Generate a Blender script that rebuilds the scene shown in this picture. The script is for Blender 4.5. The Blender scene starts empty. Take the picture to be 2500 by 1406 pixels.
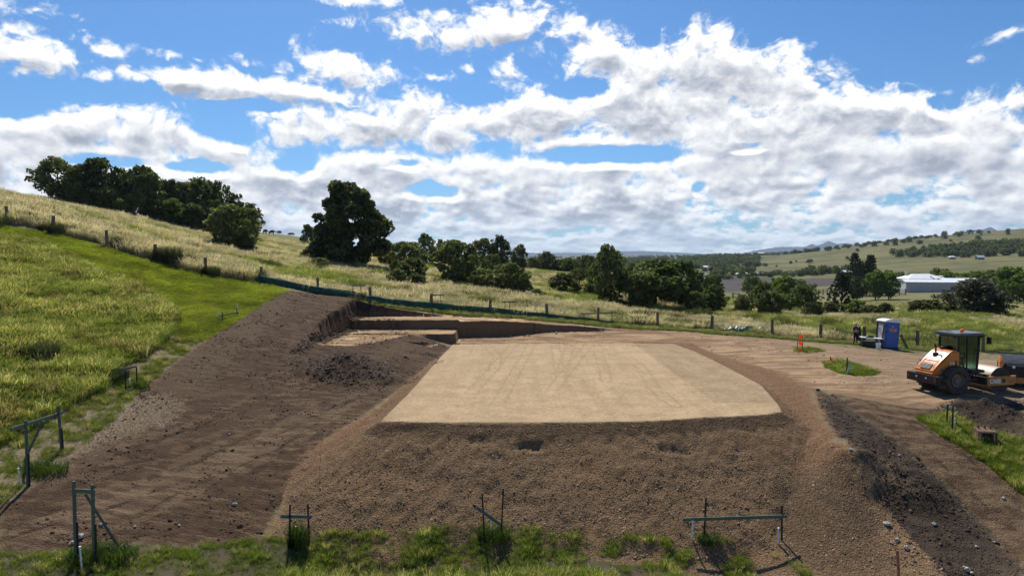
import bpy, math, random
import numpy as np
from mathutils import Vector, Matrix, Euler

R = math.radians
rnd = random.Random(7)
npr = np.random.default_rng(11)
SC = bpy.context.scene
COL = SC.collection

# ------------------------------------------------------------------ camera
F_PX, CX, CY, HORIZON = 1667.0, 1250.0, 703.0, 625.0     # photograph is 2500 x 1406
CAM_Z = 6.5
PITCH = math.atan((CY - HORIZON) / F_PX)
cam_d = bpy.data.cameras.new('camera')
cam = bpy.data.objects.new('camera', cam_d)
COL.objects.link(cam)
cam.location = (0, 0, CAM_Z)
cam.rotation_euler = (R(90) - PITCH, 0, 0)
cam_d.sensor_width = 36.0
cam_d.lens = 36.0 * F_PX / 2500.0
cam_d.clip_start = 0.3
cam_d.clip_end = 60000
SC.camera = cam
SC.render.resolution_x, SC.render.resolution_y = 1024, 575

# ------------------------------------------------------------------ light
SUN_EL, SUN_AZ = R(50), R(-11)           # azimuth from +Y, negative to the left
sun_dir = Vector((math.sin(SUN_AZ) * math.cos(SUN_EL), math.cos(SUN_AZ) * math.cos(SUN_EL), math.sin(SUN_EL)))
sd = bpy.data.lights.new('sun', 'SUN')
sd.energy = 4.3
sd.angle = R(0.53)
sd.color = (1.0, 0.94, 0.84)
sun = bpy.data.objects.new('sun', sd)
COL.objects.link(sun)
sun.rotation_euler = (-sun_dir).to_track_quat('-Z', 'Y').to_euler()
SC.view_settings.view_transform = 'Standard'
SC.view_settings.look = 'None'
SC.view_settings.exposure = 0.48
SC.view_settings.gamma = 1.0
SC.view_settings.use_curve_mapping = False
SC.render.engine = 'CYCLES'
SC.cycles.max_bounces = 5
SC.cycles.diffuse_bounces = 2
SC.cycles.glossy_bounces = 2
SC.cycles.transmission_bounces = 4
SC.cycles.transparent_max_bounces = 8
SC.cycles.volume_bounces = 0
SC.cycles.use_denoising = True
SC.cycles.sample_clamp_indirect = 6.0


# ------------------------------------------------------------------ node helper
class NB:
    """small node-expression builder"""
    def __init__(self, nt):
        self.nt = nt

    def n(self, t, **kw):
        nd = self.nt.nodes.new(t)
        for k, v in kw.items():
            setattr(nd, k, v)
        return nd

    def put(self, sock, v):
        if isinstance(v, bpy.types.NodeSocket):
            self.nt.links.new(v, sock)
        elif v is not None:
            if sock.type in ('RGBA',) and len(v) == 3:
                v = (*v, 1)
            sock.default_value = v

    def m(self, op, a, b=None, c=None, clamp=False):
        nd = self.n('ShaderNodeMath', operation=op, use_clamp=clamp)
        self.put(nd.inputs[0], a)
        if b is not None: self.put(nd.inputs[1], b)
        if c is not None: self.put(nd.inputs[2], c)
        return nd.outputs[0]

    def v(self, op, a, b=None, scale=None):
        nd = self.n('ShaderNodeVectorMath', operation=op)
        self.put(nd.inputs[0], a)
        if b is not None: self.put(nd.inputs[1], b)
        if scale is not None: self.put(nd.inputs['Scale'], scale)
        return nd.outputs['Value'] if op in ('LENGTH', 'DOT_PRODUCT', 'DISTANCE') else nd.outputs[0]

    def mix(self, fac, a, b, blend='MIX'):
        nd = self.n('ShaderNodeMix', data_type='RGBA', blend_type=blend)
        self.put(nd.inputs[0], fac); self.put(nd.inputs[6], a); self.put(nd.inputs[7], b)
        return nd.outputs[2]

    def step(self, x, lo, hi, a=0.0, b=1.0, smooth=True):
        nd = self.n('ShaderNodeMapRange', interpolation_type='SMOOTHSTEP' if smooth else 'LINEAR')
        nd.clamp = True
        self.put(nd.inputs[0], x); self.put(nd.inputs[1], lo); self.put(nd.inputs[2], hi)
        self.put(nd.inputs[3], a); self.put(nd.inputs[4], b)
        return nd.outputs[0]

    def noise(self, vec, scale, detail=4, rough=0.5, dist=0.0, dim='3D', lac=2.0):
        nd = self.n('ShaderNodeTexNoise', noise_dimensions=dim)
        if vec is not None: self.put(nd.inputs['Vector'], vec)
        nd.inputs['Scale'].default_value = scale
        nd.inputs['Detail'].default_value = detail
        nd.inputs['Roughness'].default_value = rough
        nd.inputs['Lacunarity'].default_value = lac
        nd.inputs['Distortion'].default_value = dist
        return nd.outputs[0]

    def voro(self, vec, scale, feature='F1', smooth=0.0, rand=1.0, out='Distance'):
        nd = self.n('ShaderNodeTexVoronoi', feature=feature)
        if vec is not None: self.put(nd.inputs['Vector'], vec)
        nd.inputs['Scale'].default_value = scale
        nd.inputs['Randomness'].default_value = rand
        if feature == 'SMOOTH_F1': nd.inputs['Smoothness'].default_value = smooth
        return nd.outputs[out]

    def comb(self, x, y, z=0.0):
        nd = self.n('ShaderNodeCombineXYZ')
        self.put(nd.inputs[0], x); self.put(nd.inputs[1], y); self.put(nd.inputs[2], z)
        return nd.outputs[0]

    def sep(self, vec):
        nd = self.n('ShaderNodeSeparateXYZ')
        self.put(nd.inputs[0], vec)
        return nd.outputs


# ------------------------------------------------------------------ sky
def pix_dir(u, v):
    d = Vector(((u - CX) / F_PX, 1.0, (CY - v) / F_PX))
    c, s = math.cos(-PITCH), math.sin(-PITCH)
    return Vector((d.x, d.y * c - d.z * s, d.y * s + d.z * c)).normalized()

def pix_ang(u, v):
    d = pix_dir(u, v)
    return math.atan2(d.x, d.y), math.asin(d.z)

# (centre u, centre v, half width, half height, weight): the clouds of that day by bearing and height
CLOUDS = [
    (60, 128, 135, 42, .95), (140, 138, 60, 26, .8), (265, 126, 50, 22, .62), (205, 96, 32, 13, .35), (30, 170, 50, 15, .45),
    (235, 178, 50, 12, .5), (330, 190, 80, 17, .7), (450, 200, 150, 28, 1.05), (600, 216, 190, 36, 1.15), (680, 226, 120, 30, 1.1), (770, 232, 140, 28, .95),
    (820, 178, 125, 44, .78), (760, 160, 70, 20, .5),
    (1010, 82, 52, 30, .62), (1150, 84, 150, 44, .95), (1240, 66, 125, 46, .85), (1370, 82, 110, 26, .62), (1480, 98, 60, 14, .4),
    (860, 3, 75, 15, .55), (855, 40, 30, 16, .35), (1160, 178, 26, 16, .5), (1240, 168, 22, 16, .42), (1045, 198, 44, 9, .36),
    (625, 156, 32, 9, .36), (415, 141, 50, 10, .4), (2470, 86, 62, 16, .5), (55, 20, 70, 13, .36), (38, 72, 34, 13, .36),
    (2390, 138, 22, 9, .3),
    (60, 330, 135, 60, 1.0), (190, 315, 130, 58, 1.1), (330, 335, 120, 62, 1.1), (430, 335, 95, 66, 1.1), (560, 375, 150, 50, 1.05),
    (60, 400, 120, 40, .9), (300, 400, 130, 30, .7), (560, 310, 60, 12, .4),
    (740, 310, 170, 62, 1.1), (890, 305, 170, 66, 1.15), (1000, 290, 80, 62, 1.1), (1080, 340, 90, 60, 1.0), (1130, 290, 60, 40, .6),
    (1460, 142, 85, 44, .95), (1590, 165, 120, 60, 1.1), (1720, 175, 170, 92, 1.45), (1830, 190, 120, 88, 1.4), (1930, 215, 80, 62, 1.1),
    (120, 450, 200, 40, .8), (650, 430, 160, 45, .9), (900, 400, 160, 45, .95), (1150, 400, 200, 45, .95), (2050, 400, 420, 75, 1.2), (1350, 440, 200, 30, .8),
    (1620, 255, 290, 92, 1.45), (1330, 275, 200, 58, 1.1), (1250, 310, 150, 50, 1.1), (1900, 310, 270, 105, 1.5), (2100, 280, 150, 62, 1.25),
    (2240, 290, 130, 55, 1.2), (2420, 320, 140, 80, 1.3), (2490, 240, 50, 40, .9), (2300, 380, 300, 85, 1.4), (1450, 350, 260, 30, .9),
]
HOLES = [(1490, 376, 190, 26, .95), (1060, 466, 85, 24, .75), (560, 318, 70, 40, .7), (720, 392, 60, 34, .6), (480, 412, 90, 18, .6),
         (250, 392, 130, 22, .5), (1420, 215, 90, 24, .7), (980, 400, 60, 10, .3), (1820, 355, 60, 10, .4), (1720, 455, 30, 16, .4),
         (1380, 565, 120, 14, .25), (2300, 252, 60, 18, .5), (40, 260, 120, 30, .4), (600, 262, 120, 18, .7), (1180, 236, 80, 26, .5)]

world = bpy.data.worlds.new('World')
SC.world = world
world.use_nodes = True
def build_sky():
    nt = world.node_tree
    nt.nodes.clear()
    b = NB(nt)
    gen = b.n('ShaderNodeTexCoord').outputs['Generated']
    d = b.v('NORMALIZE', gen)
    x, y, z = b.sep(d)[:3]
    az = b.m('ARCTAN2', x, y)
    el = b.m('ARCSINE', z)

    def field(el_s, az_s, fine):
        """cloud amount at a bearing and height: coarse amount, fine amount"""
        low = b.step(el_s, R(4.5), R(11), 1.0, 0.0)
        p_hi = b.comb(az_s, b.m('MULTIPLY', el_s, 1.25), 0.31)
        elp = b.m('ADD', b.m('MAXIMUM', el_s, 0.0), 0.05)
        p_lo = b.comb(az_s, b.m('MULTIPLY', b.m('LOGARITHM', elp, math.e), 0.20), 1.7)
        warp = b.n('ShaderNodeTexNoise'); b.put(warp.inputs['Vector'], p_hi)
        warp.inputs['Scale'].default_value = 13; warp.inputs['Detail'].default_value = 3
        wv = b.v('SCALE', b.v('SUBTRACT', warp.outputs['Color'], (.5, .5, .5)), scale=0.055)
        p_hw = b.v('ADD', p_hi, wv)
        c_hi = b.m('MULTIPLY', b.m('SUBTRACT', b.noise(p_hw, 15, 2.5, .5), .5), 1.25)
        c_lo = b.m('MULTIPLY', b.m('SUBTRACT', b.noise(p_lo, 18, 2.5, .5), .5), 1.5)
        coarse = b.m('ADD', b.m('MULTIPLY', c_hi, b.m('SUBTRACT', 1.0, low)), b.m('MULTIPLY', c_lo, low))
        # general cover by height: thick near the horizon, thin above
        cover = b.step(el_s, R(7.4), R(10.0), 0.46, -0.42)
        P = b.comb(b.m('ADD', az_s, b.v('DOT_PRODUCT', wv, (1.0, 0, 0))), b.m('ADD', el_s, b.v('DOT_PRODUCT', wv, (0, .5, 0))), 0)
        for (u, v, ru, rv, w) in CLOUDS:
            a, e = pix_ang(u, v)
            q = b.v('MULTIPLY', b.v('SUBTRACT', P, (a, e, 0)), (F_PX / ru / math.cos(a)**2, F_PX / rv / math.cos(a), 0))
            cover = b.m('MAXIMUM', cover, b.m('MULTIPLY_ADD', b.v('LENGTH', q), -w * .62, w * .70))
        for (u, v, ru, rv, w) in HOLES:
            a, e = pix_ang(u, v)
            q = b.v('MULTIPLY', b.v('SUBTRACT', P, (a, e, 0)), (F_PX / ru / math.cos(a)**2, F_PX / rv / math.cos(a), 0))
            cover = b.m('SUBTRACT', cover, b.step(b.v('LENGTH', q), 0.35, 1.15, w, 0.0))
        cover = b.m('MINIMUM', cover, .56)
        C = b.m('ADD', cover, b.m('MULTIPLY', coarse, b.step(el_s, R(6), R(12), 1.1, .8)))
        if not fine:
            return C, None
        def billow(p, k, w):
            o = None
            for sc_, a_ in ((k, .55), (k * 2.2, .30), (k * 4.7, .17)):
                t = b.m('MULTIPLY', b.m('SUBTRACT', .45, b.voro(p, sc_, 'F1')), a_)
                o = t if o is None else b.m('ADD', o, t)
            return b.m('MULTIPLY', o, w)
        fn = b.m('ADD', b.m('MULTIPLY', b.m('ADD', billow(p_hw, 27, .72), b.m('MULTIPLY', b.m('SUBTRACT', b.noise(p_hw, 55, 9, .66), .5), 1.25)), b.m('SUBTRACT', 1.0, low)),
                 b.m('MULTIPLY', b.m('ADD', billow(p_lo, 38, .62), b.m('MULTIPLY', b.m('SUBTRACT', b.noise(p_lo, 70, 6, .58), .5), .8)), low))
        return C, fn

    C, fn = field(el, az, True)
    D = b.m('ADD', C, fn)
    up = b.m('ADD', .006, b.m('MULTIPLY', b.m('MAXIMUM', el, 0.0), .085))
    U, fu = field(b.m('ADD', el, b.m('MULTIPLY', up, .5)), b.m('SUBTRACT', az, .003), True)
    alpha = b.m('MULTIPLY', b.m('POWER', b.step(D, -0.12, 0.34), 1.35), b.step(el, -.012, .0))
    # sun stands above and in front: what has cloud above it is in shade, thin and upper edges are bright
    thick = b.step(b.m('ADD', C, b.m('MULTIPLY', fn, .5)), .12, .62)
    above = b.step(U, .10, .60)
    relief = b.m('ADD', b.m('MULTIPLY', b.m('SUBTRACT', C, U), 1.0), b.m('MULTIPLY', b.m('SUBTRACT', fn, fu), .50))
    big = b.noise(b.comb(az, b.m('MULTIPLY', el, 3.0), 5.2), 11, 3, .5)
    sh = b.m('MULTIPLY', b.m('MULTIPLY', above, thick), b.step(big, .34, .66, .35, 1.0))
    lum = b.m('SUBTRACT', b.m('ADD', .97, relief), b.m('MULTIPLY', sh, b.step(el, R(4), R(11), .47, .38)))
    lum = b.m('MINIMUM', b.m('MAXIMUM', lum, .46), 1.05)
    ccol = b.mix(b.step(lum, .45, 1.0), (.80, .86, 1.0, 1), (1.0, 1.0, 1.0, 1))
    cl = b.v('SCALE', ccol, scale=b.m('MULTIPLY', lum, 0.76))
    sky = b.n('ShaderNodeTexSky', sky_type='NISHITA')
    sky.sun_disc = False
    sky.sun_elevation = SUN_EL
    sky.sun_rotation = SUN_AZ
    sky.altitude = 100
    sky.air_density = 1.0
    sky.dust_density = 0.6
    sky.ozone_density = 2.0
    tint = b.v('MULTIPLY', sky.outputs[0], (.46, .82, 1.20))
    skyc = b.v('SCALE', tint, scale=SKY_K)
    horizon = b.step(el, R(-1), R(4.5), .5, 0.0)
    cl = b.mix(horizon, cl, (.36, .49, .59, 1))
    col = b.mix(alpha, skyc, cl)
    bg = b.n('ShaderNodeBackground')
    b.put(bg.inputs[0], b.v('SCALE', col, scale=1.0 / SKY_STRENGTH))
    bg.inputs[1].default_value = SKY_STRENGTH
    out = b.n('ShaderNodeOutputWorld')
    nt.links.new(bg.outputs[0], out.inputs[0])
SKY_STRENGTH = 0.1
SKY_K = 0.062
build_sky()
world.cycles.sampling_method = 'MANUAL'
world.cycles.sample_map_resolution = 512

# ------------------------------------------------------------------ terrain heights
def ground_pt(u, v, Y):
    """world point at forward distance Y seen at photograph position u, v (used to survey the site)"""
    d = pix_dir(u, v)
    return np.array([d.x / d.y * Y, Y, CAM_Z + d.z / d.y * Y])

SURVEY = [
    # fence line
    (18, 545, 54), (130, 568, 55), (262, 602, 56), (378, 636, 57), (503, 668, 57.5), (638, 690, 58), (776, 717, 58.5), (905, 738, 59),
    (1052, 754, 59.5), (1197, 767, 60), (1336, 780, 60), (1460, 788, 60), (1605, 799, 60), (1737, 808, 59), (1885, 819, 57.5), (2003, 831, 56),
    (2112, 838, 54.5), (2240, 849, 53), (2500, 868, 51),
    # track behind and right of the pad
    (1200, 775, 58), (1420, 795, 57.5), (1600, 815, 55), (1400, 812, 56), (1800, 826, 54), (2000, 851, 48), (2200, 882, 42.5), (1900, 882, 42), (1950, 940, 34.3),
    (2100, 930, 35.2), (2350, 962, 32.1), (2500, 960, 32.2), (2450, 900, 39.5), (1700, 838, 51), (1105, 838, 50.9), (1400, 838, 50.9),
    # below the pad, front and right
    (2030, 962, 32), (2070, 1130, 25), (2150, 1260, 23), (2250, 1380, 20.6), (2300, 1100, 26), (2250, 1030, 28.6), (2400, 1060, 27.6),
    (2500, 1180, 24.2), (2500, 1010, 29.5), (2450, 1350, 20.8), (640, 1300, 22), (1180, 1325, 22), (1550, 1330, 22), (1890, 1340, 22), (1250, 1406, 20.3),
    (2000, 1406, 20.5), (725, 1330, 22), (600, 1406, 19.9), (2500, 1406, 19.7),
    # left of the pad
    (780, 1080, 28), (910, 1000, 32), (1060, 885, 42.5), (850, 940, 36), (690, 850, 40.5), (400, 1050, 28.5), (310, 950, 32), (60, 1185, 23), (150, 1105, 25.5),
    (200, 1370, 19.3), (0, 1406, 18.6), (400, 1330, 20.5), (0, 1240, 21.6), (600, 1050, 29), (560, 772, 46), (700, 712, 55), (860, 729, 57.8), (550, 900, 36.5),
    # tall grass rise on the left
    (0, 1060, 26.5), (200, 960, 30.5), (0, 900, 31), (200, 800, 38.5), (0, 700, 41), (400, 790, 41.5), (300, 690, 48), (0, 570, 52), (150, 620, 50), (450, 720, 51),
    # hillside beyond the fence
    (0, 478, 95), (100, 490, 110), (150, 493, 122), (280, 520, 118), (400, 545, 122), (500, 560, 125), (640, 580, 150), (740, 600, 160), (640, 605, 115), (560, 615, 85), (300, 560, 75),
    (680, 572, 225), (740, 580, 225), (0, 510, 150), (300, 540, 160), (850, 645, 102), (960, 640, 125), (1100, 652, 135), (1050, 668, 112), (1100, 692, 88), (800, 690, 72), (950, 715, 70),
    (1000, 640, 210), (1350, 695, 118), (1300, 658, 178), (1400, 668, 190), (1220, 703, 90), (1490, 738, 85), (1620, 750, 84), (1750, 762, 84), (1900, 776, 80),
    (2100, 778, 78), (2400, 778, 73), (1350, 740, 75), (1620, 775, 72), (900, 612, 300), (1200, 650, 260), (1450, 690, 250),
    # falling into the valley on the right
    (2060, 775, 118), (1960, 745, 168), (2300, 750, 150), (2280, 714, 245), (2450, 752, 132), (1880, 722, 262), (2050, 702, 330), (1800, 706, 400), (1800, 681, 600), (1830, 668, 720),
    (2000, 668, 800), (1700, 658, 820), (1500, 664, 900), (1300, 662, 700), (2200, 664, 480), (2500, 668, 470), (2350, 648, 680), (2500, 636, 700),
    # the far hills
    (2500, 566, 1300), (2420, 569, 1290), (2300, 580, 1270), (2200, 592, 1250), (2100, 606, 1220), (2000, 624, 1180), (1930, 642, 1120), (1850, 656, 1000), (2300, 620, 920), (2100, 640, 950),
    (2450, 600, 980), (2500, 560, 1900), (2100, 617, 2000), (1800, 626, 2000), (1600, 633, 2500), (1450, 638, 3000), (1750, 623, 3600), (1850, 624, 3000), (1950, 624, 2600),
    (1300, 629, 4000), (1000, 630, 3000), (600, 632, 3000), (0, 632, 3000), (0, 625, 600), (500, 625, 700),
    (0, 625, 11500), (700, 625, 11500), (1300, 625, 11500), (1900, 624.5, 11500), (2500, 624, 11500),
]
EXTRA = [(-30, 12, 1.2), (-14, 13, -2.6), (0, 12, -4.0), (14, 12, -4.0), (30, 14, -4.0), (42, 26, -1.6), (46, 48, -1.0), (-60, 30, 9.0), (-80, 60, 15.0), (60, 60, -1.8),
         (60, 20, -3.5), (130, 130, -6), (-130, 120, 21.0)]
PTS = np.array([ground_pt(*p) for p in SURVEY] + [list(map(float, e)) for e in EXTRA])

def warp_xy(X, Y):
    Yc = np.maximum(Y, 11.0)
    return np.clip(X / Yc, -2.2, 2.2) * 1.6, np.log(Yc)

def tps_fit(pts, lam=2e-4):
    a, l = warp_xy(pts[:, 0], pts[:, 1])
    s = (pts[:, 2] - CAM_Z) / np.maximum(pts[:, 1], 11.0)
    n = len(a)
    d2 = (a[:, None] - a[None])**2 + (l[:, None] - l[None])**2
    K = np.where(d2 > 0, .5 * d2 * np.log(d2 + 1e-30), 0.0) + lam * np.eye(n)
    Pm = np.stack([np.ones(n), a, l], 1)
    A = np.block([[K, Pm], [Pm.T, np.zeros((3, 3))]])
    w = np.linalg.solve(A, np.concatenate([s, np.zeros(3)]))
    return a, l, w
TA, TL, TW = tps_fit(PTS)

def nat(X, Y):
    """natural ground height"""
    X = np.asarray(X, float); Y = np.asarray(Y, float)
    sh = X.shape
    a, l = warp_xy(X.ravel(), Y.ravel())
    out = np.empty(a.size)
    n = len(TA)
    for i in range(0, a.size, 40000):
        j = slice(i, i + 40000)
        d2 = (a[j, None] - TA[None])**2 + (l[j, None] - TL[None])**2
        k = .5 * d2 * np.log(d2 + 1e-30)
        out[j] = k @ TW[:n] + TW[n] + TW[n + 1] * a[j] + TW[n + 2] * l[j]
    Yc = np.maximum(Y.ravel(), 11.0)
    z = CAM_Z + out * Yc
    return z.reshape(sh)

# gradient noise
def _hash(ix, iy, seed):
    h = (ix * 374761393 + iy * 668265263 + seed * 974634777) & 0xFFFFFFFF
    h = ((h ^ (h >> 13)) * 1274126177) & 0xFFFFFFFF
    return (h ^ (h >> 16)) & 0xFFFF

def vnoise(x, y, seed=0):
    x = np.asarray(x, float); y = np.asarray(y, float)
    ix = np.floor(x).astype(np.int64); iy = np.floor(y).astype(np.int64)
    fx, fy = x - ix, y - iy
    ux, uy = fx * fx * fx * (fx * (fx * 6 - 15) + 10), fy * fy * fy * (fy * (fy * 6 - 15) + 10)
    def g(i, j, dx, dy):
        an = _hash(i, j, seed) * (2 * math.pi / 65536)
        return np.cos(an) * dx + np.sin(an) * dy
    a = g(ix, iy, fx, fy); b_ = g(ix + 1, iy, fx - 1, fy)
    c = g(ix, iy + 1, fx, fy - 1); d = g(ix + 1, iy + 1, fx - 1, fy - 1)
    return (a + (b_ - a) * ux) * (1 - uy) + (c + (d - c) * ux) * uy

def fbm(x, y, oct=4, seed=0, gain=.5):
    s, a, f = 0, 1.0, 1.0
    for o in range(oct):
        s = s + a * vnoise(x * f + 13.7 * o, y * f - 7.1 * o, seed + o)
        a *= gain; f *= 2.03
    return s

def in_poly(X, Y, poly):
    poly = np.asarray(poly, float)
    ins = np.zeros(X.shape, bool)
    x0, y0 = poly[-1]
    for x1, y1 in poly:
        c = ((y0 > Y) != (y1 > Y))
        with np.errstate(divide='ignore', invalid='ignore'):
            xi = (x1 - x0) * (Y - y0) / (y1 - y0) + x0
        ins ^= c & (X < xi)
        x0, y0 = x1, y1
    return ins

def seg_dist(X, Y, pl, closed=True):
    d = np.full(X.shape, 1e9)
    n = len(pl)
    for i in range(n if closed else n - 1):
        x0, y0 = pl[i]; x1, y1 = pl[(i + 1) % n]
        dx, dy = x1 - x0, y1 - y0
        t = np.clip(((X - x0) * dx + (Y - y0) * dy) / (dx * dx + dy * dy + 1e-12), 0, 1)
        d = np.minimum(d, np.hypot(X - x0 - t * dx, Y - y0 - t * dy))
    return d

def sstep(x, a, b):
    t = np.clip((x - a) / (b - a), 0, 1)
    return t * t * (3 - 2 * t)

def plan0(u, v):
    """point of the level pad (z = 0) seen at u, v"""
    d = pix_dir(u, v)
    t = -CAM_Z / d.z
    return (d.x * t, d.y * t)

PAD = [plan0(*p) for p in [(930, 1028), (1100, 1031), (1300, 1031), (1560, 1028), (1640, 1024), (1720, 1018), (1800, 1015), (1870, 1011), (1908, 1004), (1898, 985), (1860, 941), (1805, 911), (1748, 882), (1695, 857), (1645, 839),
                           (1400, 838), (1230, 839), (1105, 841), (1075, 872), (1040, 912), (1000, 958), (965, 992)]]
CUT_L, CUT_R = -13.4, -4.3          # walls of the cut behind the pad
BENCH_Y0, BENCH_Y1, BENCH_Y2 = 50.9, 54.2, 57.7
BENCH_LO, BENCH_HI = .66, 1.40

def height(X, Y, rough=True):
    X = np.asarray(X, float); Y = np.asarray(Y, float)
    z = nat(X, Y)
    near = (np.abs(X - 4) < 34) & (Y > 14) & (Y < 66)
    if not near.any():
        return z
    x, y, h = X[near], Y[near], z[near]
    # fill pad with its batters
    dp = seg_dist(x, y, PAD)
    ins = in_poly(x, y, PAD)
    wob = fbm(x * .5, y * .5, 3, 5) * .25 if rough else 0
    bat = -np.maximum(dp + wob * np.minimum(dp, 1), 0) * .60
    back = (y > 49.5) & (x > -4.6)                        # the track runs on level behind and beside the pad
    fill = np.where(ins, 0.0, np.maximum(bat, h))
    side = sstep(y, 33.5, 42) * (x > 6)
    h2 = np.where(ins, 0.0, fill)
    lvl = np.minimum(h, .05 + .02 * np.maximum(y - 51, 0))
    h2 = np.where(~ins & (x > -4.6), h2 * (1 - side) + np.where(h > 0, np.minimum(h2, h), h2) * side, h2)
    # cut: two benches with near vertical walls
    cutw = (fbm(y * .8, x * .8, 4, 9, .5) * .24 + np.maximum(fbm(x * 2.0, y * 2.0, 2, 11), 0) * .06) if rough else 0
    wall_x = CUT_L + cutw + .55 * sstep(y, 47, 40)
    floor = np.where(y > BENCH_Y1 + cutw * .3, BENCH_HI, BENCH_LO)
    ramp = BENCH_LO + (BENCH_Y0 - y) * .012              # floor in front of the lower bench
    floor = np.where(y < BENCH_Y0, ramp, floor)
    hump = sstep(y, 44.8, 41.6)                           # old ground left standing in front
    floor = np.where(y < BENCH_Y0, ramp * (1 - hump) + np.minimum(h, ramp + .45) * hump, floor)
    right = CUT_R + (y - BENCH_Y0) * .0
    inside = (x > wall_x) & (x < right) & (y > 38) & (y < BENCH_Y2 + cutw)
    h2 = np.where(inside & (y > 41), (lambda fl, k_: fl * k_ + np.maximum(h2, fl) * (1 - k_))(np.where(y > BENCH_Y0, floor, np.minimum(h2, floor)), sstep(x, wall_x, wall_x + .42)), h2)
    # the front bench steps down to pad level at its right end
    low = (x > -6.3 + cutw * .4 + (y - 49.0) * .9) & (x < -4.0) & (y < BENCH_Y0 + 1.0) & (y > 48.0)
    h2 = np.where(low, np.minimum(h2, .02), h2)
    # upper bench runs out to the right as the track
    run = (x >= CUT_R) & (y > 50.9) & (y < 60)
    upper = BENCH_HI * sstep(x, 17.0, CUT_R) * .96
    edge = BENCH_Y1 + .18 * np.maximum(x - CUT_R, 0) + cutw * .5
    hr = np.where(y > edge, np.minimum(upper, h + .6), 0.02)
    toe = sstep(x, 3.5, -1.0)
    hr = np.where(y > edge, hr, 0.02 * toe + (1 - toe) * upper * sstep(y, 50.9, edge.max() if np.size(edge) else 56))
    top = BENCH_Y2 + .05 * np.maximum(x - CUT_R, 0) + cutw
    bank = sstep(y, top - .05 - .9 * sstep(x, 0, 4), top + .25 + .9 * sstep(x, 0, 4))
    mixr = sstep(x, 5, 13)
    h2 = np.where(run & (x < 30), (hr * (1 - bank) + np.maximum(h, hr) * bank) * (1 - mixr) + np.minimum(h, h2 * 0 + h) * mixr, h2)
    if rough:
        # heap of soil left of the pad, spoil bank below the roller, small ledge in the batter
        mx, my = -9.1, 38.2
        q = np.sqrt(((x - mx) / 3.7)**2 + ((y - my) / 2.7)**2 + .01) + fbm(x * .6, y * .6, 3, 21) * .2
        h2 = h2 + 1.02 * np.clip(1 - q, 0, 1) + .07 * (q < 1.1) * fbm(x * 2.5, y * 2.5, 3, 23)
        lumpy = sstep(dp, .15, .8) * (~ins) * ((bat > h - .05) & (bat > -3.2)) * (y < 42)
        h2 = h2 + lumpy * (.065 * fbm(x * 2.6, y * 2.6, 4, 31, .62) + .05 * np.abs(fbm(x * 6, y * 6, 2, 33)))
        d2 = seg_dist(x, y, SPOIL, False)
        h2 = h2 + .50 * np.clip(1 - d2 / 1.3, 0, 1) * (1 + .6 * fbm(x * 1.3, y * 1.3, 4, 41)) * (x > 12)
        d3 = seg_dist(x, y, SPOIL2, False)
        h2 = h2 + .55 * np.clip(1 - d3 / 1.3, 0, 1) * (1 + .7 * fbm(x * 1.3, y * 1.3, 4, 43))
        gone = ~ins
        soil = gone * 1.0
        h2 = h2 + soil * .035 * fbm(x * 1.5, y * 1.5, 4, 51, .6)
        # hollows torn in the upper batter
        for (cx, cy, rx, ry, dpt) in TORN:
            qq = np.hypot((x - cx) / rx, (y - cy) / ry) + .5 * fbm(x * 2, y * 3, 2, 61)
            h2 = h2 - dpt * sstep(qq, 1.0, .55)
        ed = ins & (y < 30)
        h2 = np.where(ins, h2 + .006 * fbm(x * 3, y * 1.2, 3, 71), h2)
    z[near] = h2
    return z

SPOIL, SPOIL2, TORN = [], [], []
_ys = 11 * 1.0035 ** np.arange(1900)
def surf(u, v, rough=False, ymin=11):
    """where the line of sight at photograph position u, v first meets the ground"""
    u = np.atleast_1d(np.asarray(u, float)); v = np.atleast_1d(np.asarray(v, float))
    out = np.zeros((u.size, 3))
    for i in range(u.size):
        d = pix_dir(u[i], v[i])
        ys = _ys[_ys >= ymin]
        xs, zs = d.x / d.y * ys, CAM_Z + d.z / d.y * ys
        hh = height(xs, ys, rough)
        below = np.nonzero(zs < hh)[0]
        if len(below) == 0 or below[0] == 0:
            k = len(ys) - 1 if len(below) == 0 else 0
            out[i] = xs[k], ys[k], hh[k]; continue
        k = below[0]
        g0, g1 = zs[k - 1] - hh[k - 1], zs[k] - hh[k]
        t = g0 / (g0 - g1 + 1e-12)
        Yq = ys[k - 1] + t * (ys[k] - ys[k - 1])
        out[i] = d.x / d.y * Yq, Yq, CAM_Z + d.z / d.y * Yq
    return out

def S(u, v, **k):
    return surf(u, v, **k)[0]

def plan(pts, step=60):
    """ground plan of an outline surveyed in the photograph"""
    o = []
    n = len(pts)
    for i in range(n):
        (u0, v0), (u1, v1) = pts[i], pts[(i + 1) % n]
        k = max(1, int(math.hypot(u1 - u0, v1 - v0) // step))
        for j in range(k):
            o.append((u0 + (u1 - u0) * j / k, v0 + (v1 - v0) * j / k))
    q = surf([a for a, _ in o], [c for _, c in o])
    return [(a, c) for a, c, _ in q]

SPOIL += [tuple(S(u, v)[:2]) for u, v in [(2360, 1000), (2420, 1012), (2470, 1030), (2530, 1055)]]
SPOIL2 += [tuple(S(u, v)[:2]) for u, v in [(2085, 1115), (2150, 1170), (2230, 1200)]]
TORN += [(-1.3, 25.6, .5, .22, .13), (.75, 25.4, .8, .2, .15), (6.1, 25.5, .7, .18, .12), (-4.0, 26.2, 1.0, .2, .07), (-.3, 26.3, 2.2, .15, .06)]

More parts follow.
